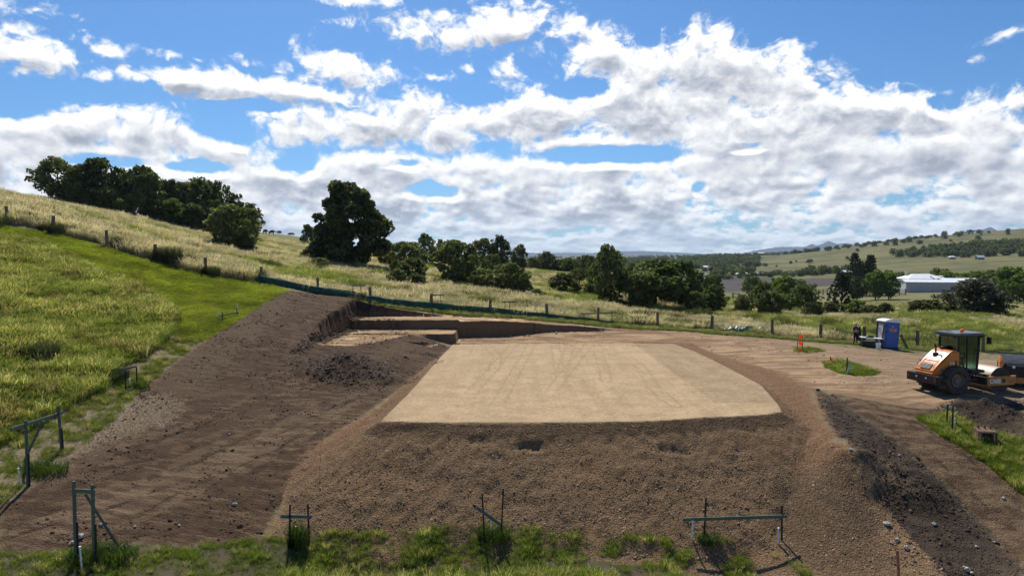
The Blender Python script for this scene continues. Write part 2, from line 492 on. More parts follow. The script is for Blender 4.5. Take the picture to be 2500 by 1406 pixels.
# ------------------------------------------------------------------ ground zones
Z = {}
Z['dark'] = plan([(700, 709), (780, 716), (860, 729), (1000, 790), (1110, 845), (1060, 885), (910, 1000), (780, 1085), (640, 1312), (450, 1335), (350, 1322), (180, 1345), (0, 1350),
                  (0, 1235), (110, 1165), (210, 1085), (300, 1010), (330, 965), (420, 890), (500, 832), (560, 793), (640, 742)])
Z['dark2'] = plan([(1985, 948), (2040, 970), (2120, 1030), (2200, 1085), (2330, 1205), (2430, 1320), (2500, 1395), (2500, 1460), (2200, 1460), (2180, 1406), (2150, 1262), (2080, 1132), (2000, 1000)])
Z['spoil'] = plan([(2270, 1000), (2350, 978), (2500, 972), (2500, 1072), (2400, 1040), (2310, 1012)])
Z['fillR'] = plan([(1880, 1145), (2080, 1138), (2150, 1265), (2185, 1406), (1990, 1406), (1900, 1345), (1860, 1240)])
Z['brown'] = plan([(2030, 960), (2200, 992), (2300, 990), (2500, 975), (2500, 1406), (2430, 1330), (2330, 1210), (2200, 1090), (2120, 1036), (2040, 978)])
Z['track'] = plan([(1150, 772), (1300, 787), (1420, 796), (1600, 808), (1900, 828), (2100, 852), (2250, 868), (2500, 884), (2500, 978), (2330, 992), (2250, 1000), (2050, 962), (1960, 940), (1800, 880), (1645, 838), (1400, 838), (1290, 806), (1160, 780)])
Z['orange'] = plan([(1107, 838), (1060, 885), (990, 940), (910, 1000), (760, 1092), (690, 1190), (720, 1200), (860, 1070), (930, 1032), (1000, 960), (1070, 878)]) 
Z['orange2'] = plan([(1720, 855), (1800, 880), (1900, 905), (1985, 950), (2010, 1020), (2080, 1135), (1930, 1145), (1990, 1060), (1915, 1010), (1895, 980), (1860, 938), (1820, 908)])
Z['fillp'] = plan([(930, 1040), (780, 1085), (640, 1312), (690, 1310), (780, 1300), (900, 1297), (1000, 1290), (1190, 1275), (1300, 1290), (1420, 1300), (1530, 1302), (1650, 1297), (1760, 1315), (1900, 1352), (1990, 1406), (1990, 1460), (2200, 1460), (2150, 1262), (2080, 1132), (1990, 1060), (1905, 1030)])
Z['grassR'] = plan([(2245, 1022), (2310, 1012), (2380, 1040), (2500, 1078), (2500, 1205), (2440, 1155), (2380, 1112), (2300, 1062)])
Z['grassF'] = plan([(0, 1348), (180, 1345), (340, 1328), (450, 1335), (640, 1313), (690, 1312), (780, 1300), (900, 1297), (1000, 1290), (1190, 1275), (1300, 1290), (1420, 1300), (1530, 1302), (1650, 1297), (1760, 1315), (1900, 1352), (1990, 1406),
                    (1990, 1500), (0, 1500)])
Z['island'] = plan([(2012, 884), (2060, 882), (2110, 896), (2150, 912), (2110, 918), (2060, 914), (2020, 898)])
Z['island2'] = plan([(1942, 850), (1975, 848), (2010, 857), (1980, 862), (1945, 860)])
Z['lawn'] = plan([(-30, 546), (130, 570), (260, 604), (378, 638), (503, 670), (638, 692), (708, 709), (640, 743), (560, 794), (500, 832), (440, 830), (430, 790), (385, 740), (300, 690), (200, 645), (100, 602), (-30, 566)])
Z['tall'] = plan([(-60, 560), (100, 600), (200, 644), (300, 688), (390, 735), (428, 790), (375, 850), (285, 900), (240, 950), (120, 1015), (0, 1085), (-60, 1110)])
Z['band'] = plan([(0, 1300), (250, 1205), (520, 1110), (760, 1010), (860, 985), (840, 1020), (640, 1130), (400, 1240), (180, 1310), (0, 1345)])
Z['litter'] = plan([(640, 742), (560, 794), (420, 890), (330, 965), (210, 1085), (60, 1200), (130, 1190), (300, 1110), (450, 990), (560, 880), (660, 790), (720, 722)])
Z['straw'] = plan([(255, 1010), (330, 975), (400, 960), (440, 985), (400, 1040), (320, 1060), (200, 1100), (110, 1170), (60, 1190), (140, 1110)])
FENCE_U = [(-110, 522), (18, 545), (130, 568), (262, 602), (378, 636), (503, 668), (638, 690), (776, 717), (905, 738), (1052, 754), (1197, 767), (1336, 780), (1460, 788), (1605, 799), (1737, 808), (1885, 819), (2003, 831), (2110, 838), (2240, 848), (2400, 860), (2560, 872)]
_fd = dict(zip([f[0] for f in FENCE_U], [53, 54, 55, 56, 57, 57.5, 58, 58.5, 59, 59.5, 60, 60, 60, 60, 59, 57.5, 56, 54.5, 53, 51.8, 50.8]))
FENCE = []
for (u, v) in FENCE_U:
    p = ground_pt(u, v, _fd[u])
    FENCE.append((p[0], p[1], float(height(np.array([p[0]]), np.array([p[1]]), False)[0])))
FX = np.array([f[0] for f in FENCE]); FY = np.array([f[1] for f in FENCE])

def beyond_fence(X, Y):
    yf = np.interp(X, FX, FY)
    return Y - yf

# tyre marks rolled into the pad and the track (plan lines)
MARKS = [[(1185, 840), (1215, 870), (1205, 905)], [(1255, 840), (1200, 905), (1150, 960)], [(1300, 838), (1270, 890), (1230, 960), (1215, 985)], [(1355, 838), (1362, 880), (1368, 915)],
         [(1395, 838), (1380, 880), (1368, 930)], [(1460, 860), (1475, 900), (1480, 930)], [(1560, 890), (1600, 950), (1650, 990)], [(1440, 838), (1350, 950)]]
RUTS = [[(0, 1322), (200, 1262), (430, 1180), (640, 1085), (790, 1005), (880, 968)], [(0, 1290), (180, 1240), (400, 1160), (600, 1070), (760, 985)], [(120, 1330), (330, 1255), (560, 1150), (740, 1060)],
        [(330, 1090), (480, 1040), (640, 970), (780, 930)], [(250, 1150), (420, 1110), (560, 1060)], [(2120, 985), (2250, 1040), (2380, 1130), (2500, 1230)], [(2090, 1000), (2200, 1060), (2340, 1170), (2470, 1300)]]
RUTS = [[tuple(S(*p)[:2]) for p in m] for m in RUTS]
MARKS = [[plan0(*p) for p in m] for m in MARKS]

# ------------------------------------------------------------------ ground mesh
def axis(lo, hi, step, grow, far_lo, far_hi):
    mid = list(np.arange(lo, hi + 1e-6, step))
    def out(lim, sgn, start):
        a, s, o = start, step, []
        while abs(a - start) < lim:
            s *= grow; a += sgn * s; o.append(a)
        return o
    return np.array(out(far_lo, -1, lo)[::-1] + mid + out(far_hi, 1, hi))
GX = axis(-22, 21, .13, 1.036, 11000, 11000)
GY = axis(19.5, 58.5, .12, 1.034, 120, 11500)
print('grid', len(GX), len(GY))
MX, MY = np.meshgrid(GX, GY)
MZ = height(MX, MY)
NEAR = (np.abs(MX) < 75) & (MY < 95) & (MY > 5)
far_relief = sstep(MY, 150, 700) * (fbm(MX / 160, MY / 160, 3, 91) * 2.5)
MZ = MZ + far_relief * sstep(MY, 9000, 4000)

def zone(name, soft=.35):
    o = np.zeros(MX.shape)
    x, y = MX[NEAR], MY[NEAR]
    pl = Z[name]
    d = seg_dist(x, y, pl)
    sgn = np.where(in_poly(x, y, pl), 1, -1)
    o[NEAR] = np.clip(.5 + sgn * d / (2 * soft), 0, 1)
    return o
def pad_zone():
    o = np.zeros(MX.shape)
    x, y = MX[NEAR], MY[NEAR]
    o[NEAR] = np.clip(.5 + np.where(in_poly(x, y, PAD), 1, -1) * seg_dist(x, y, PAD) / .3, 0, 1)
    return o
mk = {k: zone(k, s) for k, s in [('dark', .5), ('dark2', .6), ('track', .8), ('orange', .7), ('fillp', .4), ('orange2', .8), ('grassR', .5), ('grassF', .6), ('island', .25), ('island2', .3), ('lawn', .6), ('tall', .7), ('straw', 1.2), ('spoil', .5), ('fillR', 1.0), ('brown', .6), ('band', .9), ('litter', 1.2)]}
mk['pad'] = pad_zone()
mk['dark2'] = np.maximum(mk['dark2'], mk.pop('spoil'))
mk['fillR'] = mk['fillR'] * .9
mk['dark'] = np.maximum(mk['dark'], mk['brown'])
mk['band'] = np.maximum(mk['band'], mk.pop('brown') * .62)
mk['track'] = np.maximum(mk['track'], ((MX > -4.4) & (MX < 16) & (MY > 49) & (MY < 57.2 + .02 * MX)) * 1.0)
mk['orange2'] = np.maximum(mk['orange2'], ((MX > 9) & (MX < 13.6) & (MY > 30) & (MY < 51)) * .8)
natz = nat(MX, MY)
fillm = np.zeros(MX.shape)
x_, y_ = MX[NEAR], MY[NEAR]
dpd = seg_dist(x_, y_, PAD)
f_ = (-dpd * .60 > nat(x_, y_) - .15) & ~in_poly(x_, y_, PAD) & (y_ < 44)
fillm[NEAR] = f_
mk['fill'] = np.maximum(np.clip(fillm, 0, 1), mk.pop('fillp'))
mk['fill'] = np.maximum(mk['fill'], ((MX > 6) & (MX < 13) & (MY > 15) & (MY < 23.5)) * 1.0)
lx, ly = MX[NEAR], MY[NEAR]
lip = np.zeros(MX.shape)
lip[NEAR] = np.clip(1.1 - np.abs(dpd - .35) / .55, 0, 1) * (~in_poly(lx, ly, PAD)) * (ly < 29.5)
mk['lip'] = lip
heap = np.zeros(MX.shape)
heap[NEAR] = np.clip(1.25 - np.hypot((lx + 9.1) / 3.3, (ly - 37.9) / 2.6), 0, 1)
mk['heap'] = heap
cut = np.zeros(MX.shape)
cut[NEAR] = (lx > CUT_L + .12) & (lx < 2.0 + 2.5 * fbm(lx * .4, ly * .5, 2, 5)) & (ly > 42.4 + 1.8 * fbm(lx * .35, ly * .35, 2, 8)) & (ly < 58.05) & ((ly > 50.7) | (MZ[NEAR] < natz[NEAR] - .05)) & ((lx < -4.0) | (ly > 54)) & ~in_poly(lx, ly, PAD)
mk['cut'] = cut
bf = beyond_fence(MX, MY)
mk['beyond'] = np.clip(.5 + bf / 1.6, 0, 1)
tyre = np.zeros(MX.shape)
tv = np.zeros(lx.shape)
for m_ in MARKS:
    tv = np.maximum(tv, np.clip(1.3 - np.abs(seg_dist(lx, ly, m_, False) - .30) / .08, 0.34 * (seg_dist(lx, ly, m_, False) < .3), 1))
tyre[NEAR] = tv
mk['tyre'] = tyre
rut = np.zeros(MX.shape); rl = np.zeros(MX.shape)
wx, wy_ = lx + .25 * fbm(lx * .5, ly * .5, 2, 77), ly + .25 * fbm(lx * .5, ly * .5, 2, 78)
rv = np.zeros(lx.shape); rlv = np.zeros(lx.shape)
for m_ in RUTS:
    d_ = seg_dist(wx, wy_, m_, False)
    rv = np.maximum(rv, np.clip(1.2 - d_ / .11, 0, 1) * np.clip(.55 + 1.6 * fbm(lx * .8, ly * .8, 2, 79), 0, 1)); rlv = np.maximum(rlv, np.clip(1.2 - np.abs(d_ - .42) / .30, 0, 1) * np.clip(.6 + 1.4 * fbm(lx * .7, ly * .7, 2, 80), 0, 1))
rut[NEAR] = rv; rl[NEAR] = rlv
mk['rut'] = rut; mk['rutside'] = rl
MZ = MZ - .025 * rut + .008 * rl
# paddocks in the valley
field = np.zeros(MX.shape)
farm = (MY > 300) & (MY < 760) & (MX > 50) & (MX < 420)
FIELD = plan([(1690, 678), (1800, 676), (2100, 680), (2120, 690), (1990, 700), (1900, 706), (1720, 716)], 40)
field[farm] = np.clip(.5 + np.where(in_poly(MX[farm], MY[farm], FIELD), 1, -1) * seg_dist(MX[farm], MY[farm], FIELD) / 12, 0, 1)
mk['field'] = field


def ground_mat():
    m = bpy.data.materials.new('ground_cover')
    m.use_nodes = True
    nt = m.node_tree; nt.nodes.clear()
    b = NB(nt)
    at = {k: b.n('ShaderNodeAttribute', attribute_name='z_' + k).outputs['Fac'] for k in mk}
    P = b.n('ShaderNodeNewGeometry').outputs['Position']
    N = b.n('ShaderNodeNewGeometry').outputs['Normal']
    n_f = b.noise(P, 14, 5, .65)
    n_m = b.noise(P, 2.2, 5, .6)
    n_s = b.noise(P, .35, 4, .55)
    n_l = b.noise(P, .02, 5, .55)
    n_g = b.noise(P, 55, 3, .6)
    vo2 = b.voro(P, 20, 'F1')
    vo3 = b.voro(P, 8, 'F1')
    ragged = b.m('ADD', b.m('MULTIPLY', b.m('SUBTRACT', n_m, .5), 1.2), b.m('MULTIPLY', b.m('SUBTRACT', n_f, .5), .5))
    def zf(k, amt=.8, lo=.35, hi=.65):
        return b.step(b.m('ADD', at[k], b.m('MULTIPLY', ragged, amt)), lo, hi)
    # pasture beyond the fence: dry straw over olive
    past = b.mix(b.step(n_l, .38, .62), (.150, .145, .052, 1), (.260, .220, .115, 1))
    past = b.mix(b.step(n_s, .35, .7), past, (.110, .122, .038, 1))
    past = b.mix(b.m('MULTIPLY', b.step(n_m, .45, .75), .5), past, (.32, .265, .155, 1))
    farY = b.step(b.sep(P)[1], 130, 330)
    hillc = b.mix(b.step(b.noise(P, .012, 6, .6), .38, .62), (.082, .084, .028, 1), (.150, .138, .056, 1))
    hillc = b.mix(b.step(b.noise(P, .06, 5, .65), .52, .70, 0, .6), hillc, (.055, .062, .026, 1))
    past = b.mix(farY, past, hillc)
    verge = b.mix(b.step(n_m, .42, .6), (.205, .160, .092, 1), (.095, .100, .030, 1))
    verge = b.mix(b.step(n_f, .50, .62, 0, .8), verge, (.080, .058, .040, 1))
    verge = b.mix(b.step(n_g, .55, .68, 0, .6), verge, (.30, .24, .15, 1))
    col = b.mix(zf('beyond', .3), verge, past)
    lawn = b.mix(b.step(n_s, .35, .65), (.175, .195, .028, 1), (.235, .240, .042, 1))
    lawn = b.mix(b.m('MULTIPLY', b.step(n_f, .45, .75), .5), lawn, (.11, .13, .018, 1))
    lawn = b.mix(b.step(b.noise(P, .7, 4, .6), .60, .75, 0, .6), lawn, (.19, .16, .06, 1))
    col = b.mix(zf('lawn'), col, lawn)
    col = b.mix(zf('tall'), col, b.mix(n_m, (.075, .085, .022, 1), (.14, .145, .042, 1)))
    for k in ('grassF', 'grassR', 'island', 'island2'):
        col = b.mix(zf(k), col, b.mix(b.step(n_m, .4, .62), (.100, .076, .050, 1), (.075, .075, .028, 1)))
    # stripped topsoil, dark, with chopped straw
    strk = b.noise(b.v('MULTIPLY', P, (.45, 2.0, 1)), 1.5, 7, .70)
    dark = b.mix(b.step(n_m, .35, .65), (.076, .049, .033, 1), (.112, .074, .049, 1))
    dark = b.mix(b.step(strk, .49, .62), dark, (.175, .128, .090, 1))
    dark = b.mix(b.m('MULTIPLY', b.step(n_g, .60, .72), .5), dark, (.22, .165, .112, 1))
    dark = b.mix(b.step(vo2, .28, .10, 0, .7), dark, (.035, .024, .019, 1))
    dark = b.mix(b.step(b.noise(P, .22, 5, .6), .52, .70, 0, .6), dark, (.150, .112, .080, 1))
    dark = b.mix(b.m('MULTIPLY', zf('litter', 1.3), .72), dark, b.mix(b.step(n_f, .38, .62), (.105, .078, .060, 1), (.200, .150, .102, 1)))
    dark = b.mix(b.m('MULTIPLY', zf('band', 1.1), .7), dark, b.mix(b.step(strk, .4, .62), (.115, .082, .058, 1), (.290, .220, .155, 1)))
    dark = b.mix(b.step(b.noise(P, 1.1, 5, .7), .60, .72, 0, .7), dark, (.045, .031, .024, 1))
    dark = b.mix(b.m('MULTIPLY', zf('rutside', 1.1), .38), dark, (.225, .165, .115, 1))
    dark = b.mix(b.m('MULTIPLY', zf('rut', 1.0), .6), dark, (.050, .034, .024, 1))
    dark = b.v('MULTIPLY', dark, (0.77, 0.69, 0.57))
    heapc = b.mix(b.step(n_f, .4, .62), (.058, .039, .027, 1), (.135, .092, .062, 1))
    dark = b.mix(zf('heap', .8), dark, heapc)
    col = b.mix(zf('dark', .7), col, dark)
    black = b.mix(b.step(n_m, .35, .65), (.040, .031, .026, 1), (.082, .063, .050, 1))
    black = b.mix(b.step(n_f, .56, .75), black, (.13, .105, .085, 1))
    black = b.mix(b.step(vo3, .22, .08, 0, .7), black, (.02, .016, .014, 1))
    black = b.mix(b.step(b.noise(P, .3, 4, .6), .50, .68, 0, .75), black, (.15, .115, .085, 1))
    black = b.v('MULTIPLY', black, (0.95, 0.89, 0.76))
    col = b.mix(zf('dark2', .6), col, black)
    col = b.mix(zf('straw', 1.0), col, b.mix(b.step(n_f, .4, .62), (.09, .062, .043, 1), (.27, .205, .128, 1)))
    # fill batter
    fill = b.mix(b.step(n_f, .38, .62), (.165, .113, .073, 1), (.275, .190, .122, 1))
    fill = b.mix(b.step(vo2, .30, .12, 0, .35), fill, (.085, .056, .038, 1))
    fill = b.mix(b.step(n_s, .5, .66, 0, .7), fill, (.270, .175, .098, 1))
    fill = b.mix(b.m('MULTIPLY', b.step(n_g, .58, .72), .5), fill, (.36, .27, .19, 1))
    fill = b.mix(b.m('MULTIPLY', zf('fillR', 1.0), .8), fill, b.mix(b.step(n_f, .38, .64), (.075, .054, .040, 1), (.165, .122, .088, 1)))
    fill = b.mix(zf('lip', 1.0), fill, b.mix(b.step(n_f, .40, .60), (.060, .042, .029, 1), (.170, .116, .075, 1)))
    fill = b.v('MULTIPLY', fill, (0.88, 0.82, 0.68))
    col = b.mix(zf('fill', .45), col, fill)
    # track
    wobn = b.noise(P, .22, 3, .5)
    strx = b.noise(b.v('MULTIPLY', b.v('ADD', P, b.comb(0.0, b.m('MULTIPLY', wobn, 5.0), 0.0)), (.18, 1.0, 1)), 1.25, 8, .70)
    track = b.mix(b.step(strx, .42, .60), (.165, .102, .064, 1), (.335, .240, .158, 1))
    track = b.mix(b.step(b.noise(P, .25, 5, .6), .5, .68, 0, .7), track, (.175, .100, .056, 1))
    track = b.mix(b.step(n_f, .52, .78, 0, .5), track, (.42, .32, .22, 1))
    px = b.sep(P)
    east = b.step(b.m('ADD', px[0], b.m('MULTIPLY', b.m('SUBTRACT', n_s, .5), 14)), 13, 24, 0, 1)
    track = b.mix(b.m('MULTIPLY', east, .45), track, (.20, .158, .120, 1))
    track = b.v('MULTIPLY', track, (1.0, 0.95, 0.82))
    col = b.mix(zf('track', .7), col, track)
    org = b.mix(b.step(n_f, .4, .66), (.165, .095, .055, 1), (.310, .200, .128, 1))
    org = b.mix(b.step(vo2, .30, .12, 0, .6), org, (.09, .045, .026, 1))
    org = b.v('MULTIPLY', org, (0.84, 0.80, 0.70))
    col = b.mix(zf('orange', .9), col, org)
    col = b.mix(zf('orange2', .9), col, org)
    # cut walls and bench floors
    nz = b.sep(N)[2]
    layer = b.noise(b.v('MULTIPLY', P, (.6, .6, 5)), 1.6, 4, .6)
    wallc = b.mix(layer, (.13, .083, .048, 1), (.20, .125, .07, 1))
    wallc = b.mix(b.step(b.m('ADD', px[2], b.m('MULTIPLY', n_m, 1.0)), 1.9, 2.6), wallc, (.055, .04, .032, 1))
    flo = b.mix(b.step(strx, .40, .62), (.24, .15, .085, 1), (.40, .31, .21, 1))
    flo = b.mix(b.step(b.noise(P, .55, 5, .6), .52, .64), flo, (.52, .45, .34, 1))
    flo = b.mix(b.step(n_m, .58, .7, 0, .6), flo, (.27, .14, .06, 1))
    col = b.mix(b.step(b.m('ADD', at['cut'], b.m('MULTIPLY', ragged, .5)), .4, .7), col, b.v('MULTIPLY', flo, (1.05, .96, .80)))
    steep = b.m('MULTIPLY', b.step(nz, .80, .58), b.m('MAXIMUM', at['cut'], at['track']))
    col = b.mix(b.step(steep, .2, .6), col, wallc)
    # rolled pad
    stry = b.m('ADD', b.m('MULTIPLY', b.noise(b.v('MULTIPLY', P, (1.9, .10, 1)), 1.0, 5, .6), .16), b.m('ADD', b.m('MULTIPLY', b.noise(P, 5.5, 6, .7), .54), b.m('MULTIPLY', b.noise(b.v('ADD', P, b.comb(b.m('MULTIPLY', b.noise(P, .16, 2, .5), 6.0), 0.0, 0.0)), .75, 4, .6), .30)))
    padc = b.mix(b.step(stry, .38, .64), (.300, .215, .132, 1), (.475, .358, .232, 1))
    padc = b.mix(b.step(n_s, .50, .74, 0, .45), padc, (.32, .222, .135, 1))
    padc = b.mix(b.step(b.noise(P, 4, 4, .65), .58, .7, 0, .3), padc, (.50, .395, .275, 1))
    padc = b.mix(b.step(b.noise(b.v('MULTIPLY', P, (.8, 3, 1)), 1.6, 5, .7), .60, .72, 0, .35), padc, (.28, .195, .118, 1))
    padc = b.mix(b.step(n_g, .60, .75, 0, .3), padc, (.26, .19, .12, 1))
    padc = b.mix(b.m('MULTIPLY', b.step(b.m('ADD', at['tyre'], b.m('MULTIPLY', b.m('SUBTRACT', n_f, .5), .6)), .3, .8), .38), padc, (.235, .162, .095, 1))
    fleck = b.noise(b.v('MULTIPLY', P, (1.2, 4.5, 1)), 3.2, 5, .7)
    padc = b.mix(b.step(fleck, .58, .68, 0, .6), padc, (.22, .155, .092, 1))
    padc = b.mix(b.step(b.noise(P, .9, 5, .6), .54, .68, 0, .35), padc, (.27, .18, .11, 1))
    padc = b.v('MULTIPLY', padc, (0.94, 0.92, 0.84))
    col = b.mix(zf('pad', .42, .4, .6), col, padc)
    # ploughed paddock in the valley
    col = b.mix(b.step(at['field'], .3, .7), col, (.060, .052, .048, 1))
    # bump: crumbs on bare soil, nothing on the rolled pad
    soil = b.m('MAXIMUM', b.m('MAXIMUM', at['dark'], at['dark2']), b.m('MAXIMUM', at['fill'], b.m('MAXIMUM', at['orange'], at['orange2'])))
    rough_amt = b.m('ADD', b.m('MULTIPLY', soil, .72), .18)
    hgt = b.m('ADD', b.m('MULTIPLY', n_f, 1.0), b.m('SUBTRACT', b.m('MULTIPLY', n_m, 1.6), b.m('MULTIPLY', vo2, .55)))
    hgt = b.m('ADD', hgt, b.m('MULTIPLY', b.m('MULTIPLY', strx, at['track']), 2.0))
    bp = b.n('ShaderNodeBump')
    b.put(bp.inputs['Height'], hgt)
    bp.inputs['Distance'].default_value = .09
    b.put(bp.inputs['Strength'], rough_amt)
    bs = b.n('ShaderNodeBsdfPrincipled')
    b.put(bs.inputs['Base Color'], col)
    bs.inputs['Roughness'].default_value = .95
    bs.inputs['Specular IOR Level'].default_value = .12
    nt.links.new(bp.outputs[0], bs.inputs['Normal'])
    out = b.n('ShaderNodeOutputMaterial')
    nt.links.new(bs.outputs[0], out.inputs[0])
    return m
GROUND = ground_mat()

def build_ground():
    ny, nx = MX.shape
    V = np.stack([MX, MY, MZ], -1).reshape(-1, 3)
    idx = np.arange(ny * nx).reshape(ny, nx)
    Fq = np.stack([idx[:-1, :-1], idx[:-1, 1:], idx[1:, 1:], idx[1:, :-1]], -1).reshape(-1, 4)
    # smooth normals of the one sheet, kept when it is cut into its named pieces
    gy, gx = np.gradient(MZ, GY, GX)
    NR = np.stack([-gx, -gy, np.ones_like(gx)], -1)
    NR /= np.linalg.norm(NR, axis=-1, keepdims=True)
    NR = NR.reshape(-1, 3)
    fc = lambda a: a.reshape(-1)[Fq].mean(1)
    cls = np.zeros(len(Fq), int)
    order = [('pasture', fc(mk['beyond']) > .5), ('lawn', fc(mk['lawn']) > .5), ('stripped_soil', (fc(mk['dark']) > .5)), ('churned_soil', (fc(mk['dark2']) > .5)),
             ('fill_batter', fc(mk['fill']) > .5), ('dirt_track', fc(mk['track']) > .5), ('excavation', fc(mk['cut']) > .5), ('building_pad', fc(mk['pad']) > .5)]
    names = ['ground']
    for i, (nm, sel) in enumerate(order):
        cls[sel] = i + 1; names.append(nm)
    obs = {}
    for i, nm in enumerate(names):
        fs = Fq[cls == i]
        if not len(fs): continue
        used, inv = np.unique(fs, return_inverse=True)
        inv = inv.reshape(fs.shape)
        me = bpy.data.meshes.new(nm)
        me.vertices.add(len(used)); me.vertices.foreach_set('co', V[used].astype(np.float32).ravel())
        me.loops.add(fs.size); me.loops.foreach_set('vertex_index', inv.astype(np.int32).ravel())
        me.polygons.add(len(fs)); me.polygons.foreach_set('loop_start', (np.arange(len(fs)) * 4).astype(np.int32))
        me.update(calc_edges=True)
        me.polygons.foreach_set('use_smooth', np.ones(len(fs), bool))
        for k, a in mk.items():
            at = me.attributes.new('z_' + k, 'FLOAT', 'POINT')
            at.data.foreach_set('value', a.reshape(-1)[used].astype(np.float32))
        me.normals_split_custom_set_from_vertices(NR[used].tolist())
        me.materials.append(GROUND)
        o = bpy.data.objects.new(nm, me)
        COL.objects.link(o)
        o['kind'] = 'structure'
        obs[nm] = o
    return obs
GOBS = build_ground()

from math import floor
def H(x, y):
    """height of the finished ground"""
    x = np.atleast_1d(np.asarray(x, float)); y = np.atleast_1d(np.asarray(y, float))
    i = np.clip(np.searchsorted(GX, x) - 1, 0, len(GX) - 2); j = np.clip(np.searchsorted(GY, y) - 1, 0, len(GY) - 2)
    fx = np.clip((x - GX[i]) / (GX[i + 1] - GX[i]), 0, 1); fy = np.clip((y - GY[j]) / (GY[j + 1] - GY[j]), 0, 1)
    return (MZ[j, i] * (1 - fx) + MZ[j, i + 1] * fx) * (1 - fy) + (MZ[j + 1, i] * (1 - fx) + MZ[j + 1, i + 1] * fx) * fy
def Zs(x, y):
    return float(H(x, y)[0])
def G(u, v):
    """ground point seen at photograph position u, v"""
    p = S(u, v)
    return Vector((p[0], p[1], Zs(p[0], p[1])))

